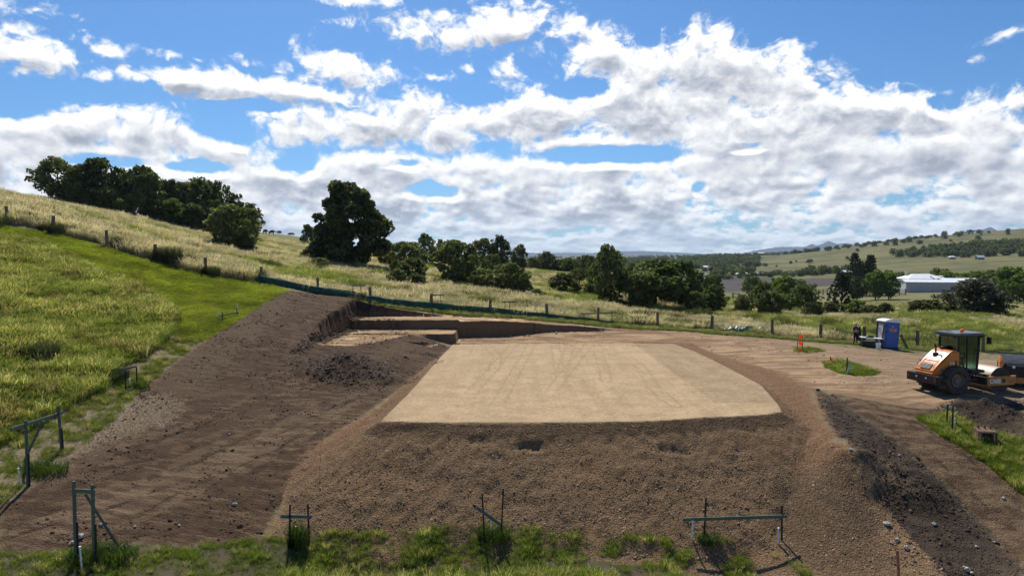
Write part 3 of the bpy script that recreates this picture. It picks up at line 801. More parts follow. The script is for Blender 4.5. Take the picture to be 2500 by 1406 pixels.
# ------------------------------------------------------------------ mesh helpers and materials
class MB:
    """collects simple solids into one mesh"""
    def __init__(self):
        self.v, self.f = [], []
    def add(self, vs, fs):
        o = len(self.v)
        self.v += [tuple(p) for p in vs]
        self.f += [tuple(i + o for i in f) for f in fs]
        return self
    def box(self, c, s, rot=None, taper=1.0):
        hx, hy, hz = s[0] / 2, s[1] / 2, s[2] / 2
        vs = [Vector((x * (taper if z > 0 else 1), y * (taper if z > 0 else 1), z)) for z in (-hz, hz) for x, y in ((-hx, -hy), (hx, -hy), (hx, hy), (-hx, hy))]
        if rot is not None:
            M = Euler(rot).to_matrix(); vs = [M @ p for p in vs]
        vs = [p + Vector(c) for p in vs]
        return self.add(vs, [(3, 2, 1, 0), (4, 5, 6, 7), (0, 1, 5, 4), (1, 2, 6, 5), (2, 3, 7, 6), (3, 0, 4, 7)])
    def bar(self, a, b_, w, h=None, up=(0, 0, 1)):
        a, b_ = Vector(a), Vector(b_); h = h or w
        d = (b_ - a).normalized(); u = Vector(up)
        if abs(d.dot(u)) > .95: u = Vector((0, 1, 0)) if abs(d.y) < .9 else Vector((1, 0, 0))
        s = d.cross(u).normalized(); t = s.cross(d).normalized()
        vs = [p + s * (i * w / 2) + t * (j * h / 2) for p in (a, b_) for i, j in ((-1, -1), (1, -1), (1, 1), (-1, 1))]
        return self.add(vs, [(3, 2, 1, 0), (4, 5, 6, 7), (0, 1, 5, 4), (1, 2, 6, 5), (2, 3, 7, 6), (3, 0, 4, 7)])
    def tube(self, pts, rad, n=8, caps=True):
        pts = [Vector(p) for p in pts]
        if not hasattr(rad, '__len__'): rad = [rad] * len(pts)
        vs = []
        ref = None
        for i, p in enumerate(pts):
            d = (pts[min(i + 1, len(pts) - 1)] - pts[max(i - 1, 0)]).normalized()
            if ref is None:
                ref = Vector((0, 0, 1)) if abs(d.z) < .9 else Vector((1, 0, 0))
            s = d.cross(ref)
            if s.length < 1e-4: s = d.cross(Vector((0, 1, 0)))
            s.normalize(); t = s.cross(d).normalized()
            vs += [p + (s * math.cos(k * 2 * math.pi / n) + t * math.sin(k * 2 * math.pi / n)) * rad[i] for k in range(n)]
        fs = [(i * n + k, i * n + (k + 1) % n, (i + 1) * n + (k + 1) % n, (i + 1) * n + k) for i in range(len(pts) - 1) for k in range(n)]
        if caps:
            fs += [tuple(range(n))[::-1], tuple((len(pts) - 1) * n + k for k in range(n))]
        return self.add(vs, fs)
    def prism(self, poly, y0, y1, axis='y'):
        """outline in x,z pushed from y0 to y1"""
        n = len(poly)
        f = (lambda p, q: (p[0], q, p[1])) if axis == 'y' else ((lambda p, q: (q, p[0], p[1])) if axis == 'x' else (lambda p, q: (p[0], p[1], q)))
        vs = [f(p, y0) for p in poly] + [f(p, y1) for p in poly]
        fs = [tuple(range(n)), tuple(range(2 * n - 1, n - 1, -1))] + [(i, i + n, (i + 1) % n + n, (i + 1) % n) for i in range(n)]
        return self.add(vs, fs)
    def lathe(self, prof, c, axis='z', n=24):
        """profile of (radius, along)"""
        vs = []
        for r, h in prof:
            for k in range(n):
                a = 2 * math.pi * k / n
                p = (r * math.cos(a), r * math.sin(a), h)
                if axis == 'y': p = (p[0], p[2], p[1])
                if axis == 'x': p = (p[2], p[0], p[1])
                vs.append(Vector(p) + Vector(c))
        m = len(prof)
        fs = [(i * n + k, i * n + (k + 1) % n, (i + 1) * n + (k + 1) % n, (i + 1) * n + k) for i in range(m - 1) for k in range(n)]
        fs += [tuple(range(n))[::-1], tuple((m - 1) * n + k for k in range(n))]
        return self.add(vs, fs)
    def ell(self, c, r, n=10, m=7, jit=0, seed=0):
        rr = random.Random(seed)
        vs = [Vector(c) + Vector((0, 0, -r[2]))]
        for i in range(1, m):
            ph = -math.pi / 2 + math.pi * i / m
            for k in range(n):
                a = 2 * math.pi * k / n
                j = 1 + rr.uniform(-jit, jit)
                vs.append(Vector(c) + Vector((r[0] * math.cos(ph) * math.cos(a) * j, r[1] * math.cos(ph) * math.sin(a) * j, r[2] * math.sin(ph) * j)))
        vs.append(Vector(c) + Vector((0, 0, r[2])))
        fs = [(0, 1 + (k + 1) % n, 1 + k) for k in range(n)]
        for i in range(m - 2):
            fs += [(1 + i * n + k, 1 + i * n + (k + 1) % n, 1 + (i + 1) * n + (k + 1) % n, 1 + (i + 1) * n + k) for k in range(n)]
        L = len(vs) - 1
        fs += [(L, 1 + (m - 2) * n + k, 1 + (m - 2) * n + (k + 1) % n) for k in range(n)]
        return self.add(vs, fs)
    def mesh(self, name, mat, bevel=0.0, smooth=False, seg=2):
        me = bpy.data.meshes.new(name)
        me.from_pydata(self.v, [], self.f)
        if bevel > 0 or True:
            import bmesh
            bm = bmesh.new(); bm.from_mesh(me)
            bmesh.ops.recalc_face_normals(bm, faces=bm.faces[:])
            if bevel > 0:
                es = [e for e in bm.edges if len(e.link_faces) == 2 and e.calc_face_angle(0) > .5]
                bmesh.ops.bevel(bm, geom=es, offset=bevel, segments=seg, affect='EDGES', clamp_overlap=True)
            bm.to_mesh(me); bm.free()
        if smooth:
            me.polygons.foreach_set('use_smooth', [True] * len(me.polygons))
            if smooth == 'auto' or smooth is True:
                try: me.set_sharp_from_angle(angle=R(40))
                except Exception: pass
        me.materials.append(mat)
        return me

def link(name, me, parent=None, loc=None, rot=None):
    o = bpy.data.objects.new(name, me)
    COL.objects.link(o)
    if parent is not None: o.parent = parent
    if loc is not None: o.location = loc
    if rot is not None: o.rotation_euler = rot
    return o

def part(name, mb, mat, parent, bevel=0.0, smooth=False, loc=None, rot=None, label=None):
    o = link(name, mb.mesh(name, mat, bevel, smooth), parent, loc, rot)
    if label: o['label'] = label
    return o

def tag(o, label, cat, group=None):
    o['label'] = label; o['category'] = cat
    if group: o['group'] = group
    return o

def thing(name, label, cat, loc, rz=0.0, group=None):
    o = bpy.data.objects.new(name, None)
    o.empty_display_size = .2
    COL.objects.link(o)
    o.location = loc
    o.rotation_euler = (0, 0, rz)
    return tag(o, label, cat, group)

def mat(name, col, rough=.7, metal=0.0, var=.15, scale=6.0, bump=0.0, bscale=None, spec=.4, col2=None, stretch=None, coat=0.0):
    m = bpy.data.materials.new(name)
    m.use_nodes = True
    nt = m.node_tree; nt.nodes.clear()
    b = NB(nt)
    P = b.n('ShaderNodeTexCoord').outputs['Object']
    if stretch: P = b.v('MULTIPLY', P, stretch)
    n1 = b.noise(P, scale, 5, .6)
    c2 = col2 or tuple(c * (1 - var) for c in col)
    c1 = col if col2 else tuple(min(1, c * (1 + var)) for c in col)
    c = b.mix(b.step(n1, .35, .65), (*c2, 1), (*c1, 1))
    bs = b.n('ShaderNodeBsdfPrincipled')
    b.put(bs.inputs['Base Color'], c)
    b.put(bs.inputs['Roughness'], b.step(n1, .3, .7, max(.05, rough - .08), min(1, rough + .08)))
    bs.inputs['Metallic'].default_value = metal
    bs.inputs['Specular IOR Level'].default_value = spec
    bs.inputs['Coat Weight'].default_value = coat
    bs.inputs['Coat Roughness'].default_value = .12
    if bump:
        bp = b.n('ShaderNodeBump')
        b.put(bp.inputs['Height'], b.noise(P, bscale or scale * 4, 4, .6))
        bp.inputs['Strength'].default_value = bump
        bp.inputs['Distance'].default_value = .02
        nt.links.new(bp.outputs[0], bs.inputs['Normal'])
    out = b.n('ShaderNodeOutputMaterial')
    nt.links.new(bs.outputs[0], out.inputs[0])
    return m

def foliage_mat(name, c_lo, c_hi, transl=.28, tint=False, scale=.35, vary=True):
    """leaves: diffuse and translucent, colour drifting from clump to clump and plant to plant"""
    m = bpy.data.materials.new(name)
    m.use_nodes = True
    nt = m.node_tree; nt.nodes.clear()
    b = NB(nt)
    P = b.n('ShaderNodeNewGeometry').outputs['Position']
    rp = b.n('ShaderNodeNewGeometry').outputs['Random Per Island']
    orr = b.n('ShaderNodeObjectInfo').outputs['Random']
    f = b.m('ADD', b.m('MULTIPLY', b.noise(P, scale, 4, .6), .9), b.m('MULTIPLY', b.m('SUBTRACT', rp, .5), .45))
    if vary: f = b.m('ADD', f, b.m('MULTIPLY', b.m('SUBTRACT', orr, .5), .25))
    c = b.mix(b.step(f, .25, .75, smooth=False), (*c_lo, 1), (*c_hi, 1))
    if tint:
        a = b.n('ShaderNodeAttribute', attribute_name='tint'); a.attribute_type = 'INSTANCER'
        c = b.mix(1.0, c, a.outputs['Color'], 'MULTIPLY')
    df = b.n('ShaderNodeBsdfDiffuse'); b.put(df.inputs[0], c)
    tr = b.n('ShaderNodeBsdfTranslucent'); b.put(tr.inputs[0], b.mix(1.0, c, (1.15, 1.25, .75, 1), 'MULTIPLY'))
    mx = b.n('ShaderNodeMixShader'); mx.inputs[0].default_value = transl
    nt.links.new(df.outputs[0], mx.inputs[1]); nt.links.new(tr.outputs[0], mx.inputs[2])
    gl = b.n('ShaderNodeBsdfGlossy'); gl.inputs['Roughness'].default_value = .62
    gl.inputs[0].default_value = (1, 1, 1, 1)
    mx2 = b.n('ShaderNodeMixShader'); mx2.inputs[0].default_value = .02
    nt.links.new(mx.outputs[0], mx2.inputs[1]); nt.links.new(gl.outputs[0], mx2.inputs[2])
    out = b.n('ShaderNodeOutputMaterial')
    nt.links.new(mx2.outputs[0], out.inputs[0])
    return m

M = {}
M['bark'] = mat('bark', (.10, .078, .058), .9, var=.35, scale=5, bump=.6)
M['leaf_dark'] = foliage_mat('leaf_dark', (.034, .045, .014), (.205, .225, .066), .36)
M['leaf_mid'] = foliage_mat('leaf_mid', (.050, .070, .018), (.175, .210, .052), .36)
M['leaf_olive'] = foliage_mat('leaf_olive', (.072, .088, .028), (.215, .230, .070), .36)
M['leaf_bright'] = foliage_mat('leaf_bright', (.075, .120, .018), (.190, .255, .042), .38)
M['leaf_grey'] = foliage_mat('leaf_grey', (.050, .052, .032), (.110, .108, .066), .25)
M['leaf_pine'] = foliage_mat('leaf_pine', (.026, .036, .015), (.070, .086, .034), .18)
M['blade_green'] = foliage_mat('blade_green', (.110, .140, .026), (.215, .240, .055), .42, tint=True, scale=.5)
M['blade_dry'] = foliage_mat('blade_dry', (.30, .255, .130), (.56, .48, .30), .40, tint=True, scale=.3)
M['blade_mix'] = foliage_mat('blade_mix', (.140, .165, .045), (.320, .310, .120), .42, tint=True, scale=.3)
M['post'] = mat('weathered_timber', (.155, .125, .098), .9, var=.35, scale=4, bump=.5, stretch=(6, 6, .8))
M['wire'] = mat('wire', (.25, .24, .23), .5, .8)
M['green_timber'] = mat('green_timber', (.085, .125, .098), .8, var=.22, scale=5, bump=.25, stretch=(3, 3, 3))
M['black_steel'] = mat('black_steel', (.022, .021, .022), .55, .3, var=.3)
M['white_paint'] = mat('white_paint', (.74, .74, .72), .6, var=.07)
M['shade_cloth'] = mat('shade_cloth', (.012, .080, .056), .75, var=.35, scale=3)
M['cloth_pale'] = mat('pale_plastic', (.42, .60, .58), .35, var=.2, scale=3)

# ------------------------------------------------------------------ scatter: many small growing things as one object
def scatter(name, pts, rot, scl, pid, tint, protos, shadow=True):
    n = len(pts)
    me = bpy.data.meshes.new(name)
    me.vertices.add(n)
    me.vertices.foreach_set('co', np.asarray(pts, np.float32).ravel())
    def attr(nm, ty, arr, key):
        a = me.attributes.new(nm, ty, 'POINT'); a.data.foreach_set(key, np.ascontiguousarray(arr).ravel())
    attr('rot', 'FLOAT_VECTOR', np.asarray(rot, np.float32), 'vector')
    attr('scl', 'FLOAT_VECTOR', np.asarray(scl, np.float32), 'vector')
    attr('pid', 'INT', np.asarray(pid, np.int32), 'value')
    tc = np.ones((n, 4), np.float32); tc[:, :3] = tint
    attr('tint', 'FLOAT_COLOR', tc, 'color')
    pc = bpy.data.collections.new(name + '_kinds')
    for i, pm in enumerate(protos):
        po = bpy.data.objects.new('%s_kind_%02d' % (name, i), pm)
        pc.objects.link(po)
    ng = bpy.data.node_groups.new(name, 'GeometryNodeTree')
    ng.interface.new_socket('Geometry', in_out='INPUT', socket_type='NodeSocketGeometry')
    ng.interface.new_socket('Geometry', in_out='OUTPUT', socket_type='NodeSocketGeometry')
    N = ng.nodes; L = ng.links
    gi, go = N.new('NodeGroupInput'), N.new('NodeGroupOutput')
    ci = N.new('GeometryNodeCollectionInfo')
    ci.inputs['Collection'].default_value = pc
    ci.inputs['Separate Children'].default_value = True
    ci.inputs['Reset Children'].default_value = True
    iop = N.new('GeometryNodeInstanceOnPoints')
    iop.inputs['Pick Instance'].default_value = True
    def na(nm, ty):
        k = N.new('GeometryNodeInputNamedAttribute'); k.data_type = ty; k.inputs[0].default_value = nm
        return k.outputs[0]
    L.new(gi.outputs[0], iop.inputs['Points'])
    L.new(ci.outputs[0], iop.inputs['Instance'])
    L.new(na('pid', 'INT'), iop.inputs['Instance Index'])
    e2r = N.new('FunctionNodeEulerToRotation')
    L.new(na('rot', 'FLOAT_VECTOR'), e2r.inputs[0]); L.new(e2r.outputs[0], iop.inputs['Rotation'])
    L.new(na('scl', 'FLOAT_VECTOR'), iop.inputs['Scale'])
    L.new(iop.outputs[0], go.inputs[0])
    o = bpy.data.objects.new(name, me)
    COL.objects.link(o)
    md = o.modifiers.new('scatter', 'NODES'); md.node_group = ng
    o['kind'] = 'stuff'
    return o

def raw_mesh(name, V, Fa, material, smooth=False):
    me = bpy.data.meshes.new(name)
    k = Fa.shape[1]
    me.vertices.add(len(V)); me.vertices.foreach_set('co', np.asarray(V, np.float32).ravel())
    me.loops.add(Fa.size); me.loops.foreach_set('vertex_index', Fa.astype(np.int32).ravel())
    me.polygons.add(len(Fa)); me.polygons.foreach_set('loop_start', (np.arange(len(Fa)) * k).astype(np.int32))
    me.update(calc_edges=True)
    if smooth: me.polygons.foreach_set('use_smooth', np.ones(len(Fa), bool))
    me.materials.append(material)
    return me

def tuft(name, n, spread, hgt, lean, width, material, seed, droop=.25, heads=False):
    """a tuft of curved blades, unit height"""
    g = np.random.default_rng(seed)
    V, Fq = [], []
    for i in range(n):
        a = g.uniform(0, 2 * math.pi); r = spread * math.sqrt(g.uniform())
        base = np.array([r * math.cos(a), r * math.sin(a), -.03])
        h = hgt * g.uniform(.55, 1.0)
        la = a + g.normal(0, .8); ln = lean * g.uniform(.2, 1.0) * h
        d = np.array([math.cos(la), math.sin(la), 0])
        mid = base + d * ln * .35 + np.array([0, 0, h * .6])
        tip = base + d * ln + np.array([0, 0, h * (1 - droop * g.uniform(0, 1))])
        wa = g.uniform(0, 2 * math.pi); wv = np.array([math.cos(wa), math.sin(wa), 0]) * width * g.uniform(.7, 1.3)
        o = len(V)
        V += [base - wv, base + wv, mid + wv * .8, mid - wv * .8, tip + wv * (.9 if heads else .12), tip - wv * (.9 if heads else .12)]
        Fq += [(o, o + 1, o + 2, o + 3), (o + 3, o + 2, o + 4, o + 5)]
    return raw_mesh(name, np.array(V), np.array(Fq), material)

# ------------------------------------------------------------------ trees
def crown_mesh(name, blobs, n, leaf, material, seed, shell=.55):
    """leaf clumps spread through the volume of a crown made of uneven lobes"""
    g = np.random.default_rng(seed)
    B = np.array(blobs, float)
    vol = (B[:, 3] * B[:, 4] * B[:, 5])**(2 / 3)
    k = g.choice(len(B), n, p=vol / vol.sum())
    d = g.normal(size=(n, 3)); d /= np.linalg.norm(d, axis=1, keepdims=True)
    d[:, 2] = np.where(g.uniform(size=n) < .35, np.abs(d[:, 2]), d[:, 2])
    rad = 1 - (1 - shell) * g.uniform(size=n)**1.6
    lump = 1 + .30 * fbm(d[:, 0] * 2.3 + k * 3.1, d[:, 2] * 2.3 + d[:, 1] * 1.9, 2, seed)
    c = B[k, :3] + d * B[k, 3:6] * (rad * lump)[:, None]
    nrm = d * .55 + g.normal(size=(n, 3)) * .75 + np.array([0, 0, .25])
    nrm /= np.linalg.norm(nrm, axis=1, keepdims=True)
    t = np.cross(nrm, g.normal(size=(n, 3))); t /= np.linalg.norm(t, axis=1, keepdims=True)
    s = np.cross(nrm, t)
    sz = leaf * g.uniform(.55, 1.35, size=(n, 1))
    V = np.stack([c - t * sz - s * sz * .15, c + s * sz * .75 - t * sz * .2, c + t * sz + s * sz * .1, c - s * sz * .7 + t * sz * .15], 1).reshape(-1, 3)
    V[:, 2] = np.maximum(V[:, 2], .004)
    return raw_mesh(name, V, np.arange(n * 4).reshape(-1, 4), material)

def lobes(seed, n, prof, rmin=.16, rmax=.30, flat=.85):
    """lobes filling an uneven envelope given as (height, radius) of a unit tree: a few big masses, many small ones on them"""
    g = random.Random(seed)
    hs = [p[0] for p in prof]; rs = [p[1] for p in prof]
    out = []
    ph = [g.uniform(0, 6.28) for _ in range(3)]
    for i in range(n):
        h = hs[0] + (hs[-1] - hs[0]) * ((i + g.uniform(.2, .8)) / n)
        a = i * 2.399 + g.uniform(-.7, .7)
        R_ = float(np.interp(h, hs, rs)) * (1 + .16 * math.sin(a * 2 + ph[0] + h * 5) + .10 * math.sin(a * 3 + ph[1]))
        br = min(g.uniform(rmin, rmax), max(R_, .06) * .8 + .02)
        rr = max(0, R_ - br * .6) * math.sqrt(g.uniform(.3, 1))
        out.append((rr * math.cos(a), rr * math.sin(a), h, br, br, br * flat))
        for j in range(3):
            a2 = a + g.uniform(-1.1, 1.1); b2 = br * g.uniform(.32, .55)
            up = g.uniform(-.5, .9)
            r2 = rr + br * g.uniform(.5, .95) * math.cos(up)
            out.append((r2 * math.cos(a2), r2 * math.sin(a2), h + br * flat * math.sin(up), b2, b2, b2 * flat))
    return out

def trunk_mesh(name, h, r, seed, limbs=5, lean=.04, spread=.28):
    g = random.Random(seed)
    mb = MB()
    p = [Vector((0, 0, -.03))]
    for i in range(1, 5):
        p.append(Vector((g.uniform(-lean, lean) * i / 2, g.uniform(-lean, lean) * i / 2, h * i / 4)))
    mb.tube(p, [r * 1.35, r, r * .85, r * .65, r * .35], 7)
    for i in range(limbs):
        t = g.uniform(.35, .85); q = p[0].lerp(p[-1], t)
        a = i * 2.4 + g.uniform(-.4, .4); L_ = spread * g.uniform(.6, 1.1)
        e = q + Vector((math.cos(a) * L_, math.sin(a) * L_, L_ * g.uniform(.6, 1.1)))
        m_ = q.lerp(e, .5) + Vector((0, 0, -.02))
        mb.tube([q, m_, e], [r * .5, r * .34, r * .15], 5)
    return mb.mesh(name, M['bark'], smooth=True)

PR = {}      # kinds of tree, unit size: (crown mesh, trunk mesh)
def kind(key, prof, nl, n, leaf, m, seed, trunk=(.75, .022), rmin=.12, rmax=.23, limbs=5, flat=.85, shell=.55):
    PR[key] = (crown_mesh('crown', lobes(seed, nl, prof, rmin * .86, rmax * .86, flat), int(n * .72), leaf, M[m], seed, shell), trunk_mesh('trunk', trunk[0], trunk[1], seed, limbs))
ROUND = [(.16, .22), (.3, .42), (.5, .5), (.7, .44), (.88, .26), (.95, .1)]
DOME = [(.30, .36), (.42, .50), (.6, .5), (.78, .38), (.9, .2)]
EGG = [(.10, .24), (.3, .46), (.55, .5), (.75, .42), (.9, .22), (.97, .06)]
BUSH = [(.06, .40), (.25, .5), (.5, .46), (.7, .33), (.86, .15)]
kind('round', ROUND, 26, 6500, .032, 'leaf_dark', 1)
kind('round_b', ROUND, 22, 6000, .034, 'leaf_dark', 2, rmin=.13, rmax=.25)
kind('round_mid', ROUND, 24, 6500, .033, 'leaf_mid', 3)
kind('egg', EGG, 26, 6500, .030, 'leaf_dark', 4, (.6, .02))
kind('egg_mid', EGG, 26, 6500, .032, 'leaf_mid', 5, (.6, .02))
kind('dome', DOME, 24, 5200, .030, 'leaf_mid', 6, (.6, .025), flat=.7)
kind('dome_dark', DOME, 22, 5200, .030, 'leaf_dark', 7, (.6, .025), flat=.7)
kind('bush', BUSH, 20, 5200, .036, 'leaf_mid', 8, (.5, .02))
kind('bush_dark', BUSH, 20, 5200, .036, 'leaf_dark', 9, (.5, .02))
kind('bush_olive', BUSH, 20, 5000, .036, 'leaf_olive', 10, (.5, .02))
kind('bright', ROUND, 20, 5200, .036, 'leaf_bright', 12, rmin=.13, rmax=.24)
kind('bright_olive', EGG, 24, 6000, .036, 'leaf_olive', 13, rmin=.12, rmax=.23)
kind('grey', BUSH, 26, 9000, .024, 'leaf_grey', 14, (.8, .02), rmin=.14, rmax=.25, shell=.3)
# hoop pine: whorls of upswept limbs with tufts at their ends
def pine_kind(key, seed):
    g = random.Random(seed)
    bl, mb = [], MB()
    mb.tube([(0, 0, -.03), (.01, 0, .5), (0, 0, .98)], [.022, .014, .004], 7)
    for i in range(13):
        h = .07 + .86 * (i / 12)
        L_ = .46 * (1 - h)**.75 + .05
        for j in range(6):
            a = j * 1.047 + i * .55 + g.uniform(-.2, .2)
            l = L_ * g.uniform(.75, 1.1)
            tip = (math.cos(a) * l, math.sin(a) * l, h + l * .16)
            bl.append((tip[0], tip[1], tip[2], .055, .055, .038)); bl.append((tip[0] * .62, tip[1] * .62, h + l * .07, .05, .05, .034))
            mb.bar((0, 0, h), tip, .006)
    bl.append((0, 0, .97, .03, .03, .05))
    PR[key] = (crown_mesh('crown', bl, 5200, .022, M['leaf_pine'], seed, .3), mb.mesh('trunk', M['bark']))
pine_kind('pine', 31)
# small far kinds, one mesh each
FAR = []
for i, (pf, mm) in enumerate([(ROUND, 'leaf_dark'), (DOME, 'leaf_dark'), (EGG, 'leaf_mid'), (BUSH, 'leaf_dark'), (DOME, 'leaf_mid'), (ROUND, 'leaf_olive')]):
    FAR.append(crown_mesh('crown', lobes(50 + i, 10, [(max(0.05, a - .08), r) for a, r in pf], .2, .34) + [(0, 0, .12, .03, .03, .14)], 420, .085, M[mm], 50 + i))

def plant(name, k, u, vtop, wpx, label, cat='tree', vb=None, Y=None, group=None, rz=None, wy=1.0):
    """a tree or bush standing where it is seen: crown top at u, vtop; foot at vb, or at distance Y"""
    if Y is None:
        p = S(u, vb); Y = p[1]
    d = ground_pt(u, 625, Y)
    x, zt = d[0], ground_pt(u, vtop, Y)[2]
    z0 = Zs(x, Y)
    h = max(zt - z0, .4)
    w = wpx * 1.14 / F_PX * Y
    o = thing(name, label, cat, (x, Y, z0), group=group)
    r = rnd.uniform(0, 6.28) if rz is None else rz
    c, t = PR[k]
    for nm, me in (('trunk', t), ('crown', c)):
        q = link(nm, me, o)
        q.scale = (w, w * wy, h)
        q.rotation_euler = (0, 0, r)
    return o

# ------------------------------------------------------------------ post and wire fence along the boundary
fence = thing('post_and_wire_fence', 'weathered timber post fence running along the dry grass behind the building site', 'fence', (0, 0, 0))
pmb = []
for i in range(3):
    r_ = random.Random(i)
    mb = MB().box((0, 0, .55), (.22, .20, 1.66), (r_.uniform(-.02, .02), r_.uniform(-.02, .02), r_.uniform(0, 1)), taper=.93)
    pmb.append(mb.mesh('post', M['post'], .02))
for i, (x, y, z) in enumerate(FENCE):
    o = link('post', pmb[i % 3], fence, (x, y, Zs(x, y) - .02), (rnd.uniform(-.05, .05), rnd.uniform(-.05, .05), rnd.uniform(0, 3)))
for hz in (.45, .8, 1.15):
    mb = MB()
    for (a, b_) in zip(FENCE[:-1], FENCE[1:]):
        mb.bar((a[0], a[1] + .1, Zs(a[0], a[1]) + hz), (b_[0], b_[1] + .1, Zs(b_[0], b_[1]) + hz), .012)
    part('wire', mb, M['wire'], fence)

# ------------------------------------------------------------------ green silt fence
def cloth_strip(name, path, h0, h1, off, m, parent=None, seed=3, n=14, sag=.03):
    """upright strip of cloth between stakes, with waves and a sagging top"""
    V, rows = [], 5
    L_ = 0
    pts = []
    for (a, b_) in zip(path[:-1], path[1:]):
        for t in np.linspace(0, 1, n, endpoint=False):
            pts.append((a[0] + (b_[0] - a[0]) * t, a[1] + (b_[1] - a[1]) * t, t))
    pts.append((path[-1][0], path[-1][1], 0))
    m_ = len(pts)
    for i, (x, y, t) in enumerate(pts):
        s = i / (m_ - 1)
        hh = h0 + (h1 - h0) * max(0, s - .62) / .38
        zz = Zs(x, y)
        for r_ in range(rows):
            f = r_ / (rows - 1)
            wv = .035 * float(fbm(np.array([x * 1.3]), np.array([f * 1.5]), 3, seed)[0])
            sg = -sag * math.sin(t * math.pi) * f
            V.append((x, y + off + wv, zz + hh * f + sg + .02 * math.sin(x * 3.1) * f))
    Fq = [(i * rows + r_, (i + 1) * rows + r_, (i + 1) * rows + r_ + 1, i * rows + r_ + 1) for i in range(m_ - 1) for r_ in range(rows - 1)]
    me = bpy.data.meshes.new(name); me.from_pydata(V, [], Fq); me.materials.append(m)
    me.polygons.foreach_set('use_smooth', [True] * len(me.polygons))
    o = link(name, me, parent)
    sm = o.modifiers.new('thickness', 'SOLIDIFY'); sm.thickness = .012
    return o
sf = thing('silt_fence', 'low dark green shade cloth silt fence stretched along the timber posts', 'silt fence', (0, 0, 0))
sp = [(x, y) for (x, y, z), (u, v) in zip(FENCE, FENCE_U) if 600 < u < 1480]
e = ground_pt(1520, 792, 60)
sp.append((e[0], e[1]))
cloth_strip('cloth', sp, .60, .16, -.16, M['shade_cloth'], sf)
# pale hem rope on the top edge
mb = MB()
for i, (a, b_) in enumerate(zip(sp[:3], sp[1:4])):
    mb.bar((a[0], a[1] - .17, Zs(*a) + .59), (b_[0], b_[1] - .17, Zs(*b_) + .57), .03)
part('hem', mb, M['cloth_pale'], sf)
mb = MB()
x0, y0 = sp[0]
mb.tube([(x0 - .25, y0 - .05, Zs(x0, y0) - .05), (x0 - .22, y0 - .02, Zs(x0, y0) + .62)], .12, 8)
part('rolled_end', mb, M['shade_cloth'], sf)

def crumple(name, label, cat, cx, cy, lx, ly, h, seed, m):
    n, k = 46, 12
    V = []
    for j in range(k):
        for i in range(n):
            x = (i / (n - 1) - .5) * lx; y = (j / (k - 1) - .5) * ly
            e_ = math.sin(math.pi * j / (k - 1))**.6 * math.sin(math.pi * i / (n - 1))**.35
            z = h * e_ * (.45 + .9 * abs(float(fbm(np.array([x * 1.1 + seed]), np.array([y * 2.2]), 3, seed)[0])) + .25 * float(fbm(np.array([x * 3.0]), np.array([y * 5]), 2, seed)[0]))
            V.append((cx + x, cy + y + .25 * math.sin(x * 1.7), Zs(cx + x, cy + y) + .02 + z))
    Fq = [(j * n + i, j * n + i + 1, (j + 1) * n + i + 1, (j + 1) * n + i) for j in range(k - 1) for i in range(n - 1)]
    me = bpy.data.meshes.new(name); me.from_pydata(V, [], Fq); me.materials.append(m)
    me.polygons.foreach_set('use_smooth', [True] * len(me.polygons))
    o = link(name, me)
    sm = o.modifiers.new('thickness', 'SOLIDIFY'); sm.thickness = .02
    return tag(o, label, cat)
def painted_sheen(name, col, hi):
    m = bpy.data.materials.new(name); m.use_nodes = True
    nt = m.node_tree; nt.nodes.clear(); b = NB(nt)
    P = b.n('ShaderNodeNewGeometry').outputs['Position']
    c = b.mix(b.step(b.noise(b.v('MULTIPLY', P, (.5, 1.5, 1.5)), 1.6, 4, .6), .54, .62), (*col, 1), (*hi, 1))  # pale highlights on the folds are painted into the cloth colour
    bs = b.n('ShaderNodeBsdfPrincipled'); b.put(bs.inputs['Base Color'], c); bs.inputs['Roughness'].default_value = .35
    out = b.n('ShaderNodeOutputMaterial'); nt.links.new(bs.outputs[0], out.inputs[0])
    return m
M['tarp'] = painted_sheen('tarp', (.012, .075, .072), (.34, .50, .49))
p = S(1828, 812)
crumple('shade_cloth_heap', 'crumpled heap of teal shade cloth lying under a fence post right of centre', 'shade cloth', p[0], p[1], 4.6, .8, .75, 4, M['tarp'])
p = S(1735, 808)
crumple('shade_cloth_strip', 'thin flattened strip of dark green cloth trailing left of the crumpled heap', 'shade cloth', p[0] - .4, p[1] - .1, 3.8, .35, .22, 9, M['shade_cloth'])
# fallen silt fence on the far right
p0, p1 = S(2400, 858), S(2520, 866)
ff = thing('fallen_silt_fence', 'green silt fence lying on the verge behind the roller at the right edge', 'silt fence', (0, 0, 0))
mb = MB()
for dy, hz in ((0, .12), (-.55, .07), (-.95, .09)):
    mb.bar((p0[0] - .3, p0[1] + dy, Zs(p0[0], p0[1]) + hz), (p1[0] + 3, p1[1] + dy - .2, Zs(p1[0], p1[1]) + hz), .05)
part('rail', mb, M['green_timber'], ff)
cloth_strip('cloth', [(p0[0], p0[1]), ((p0[0] + p1[0]) / 2, (p0[1] + p1[1]) / 2), (p1[0] + 3, p1[1] - .2)], .30, .42, .25, M['shade_cloth'], ff)

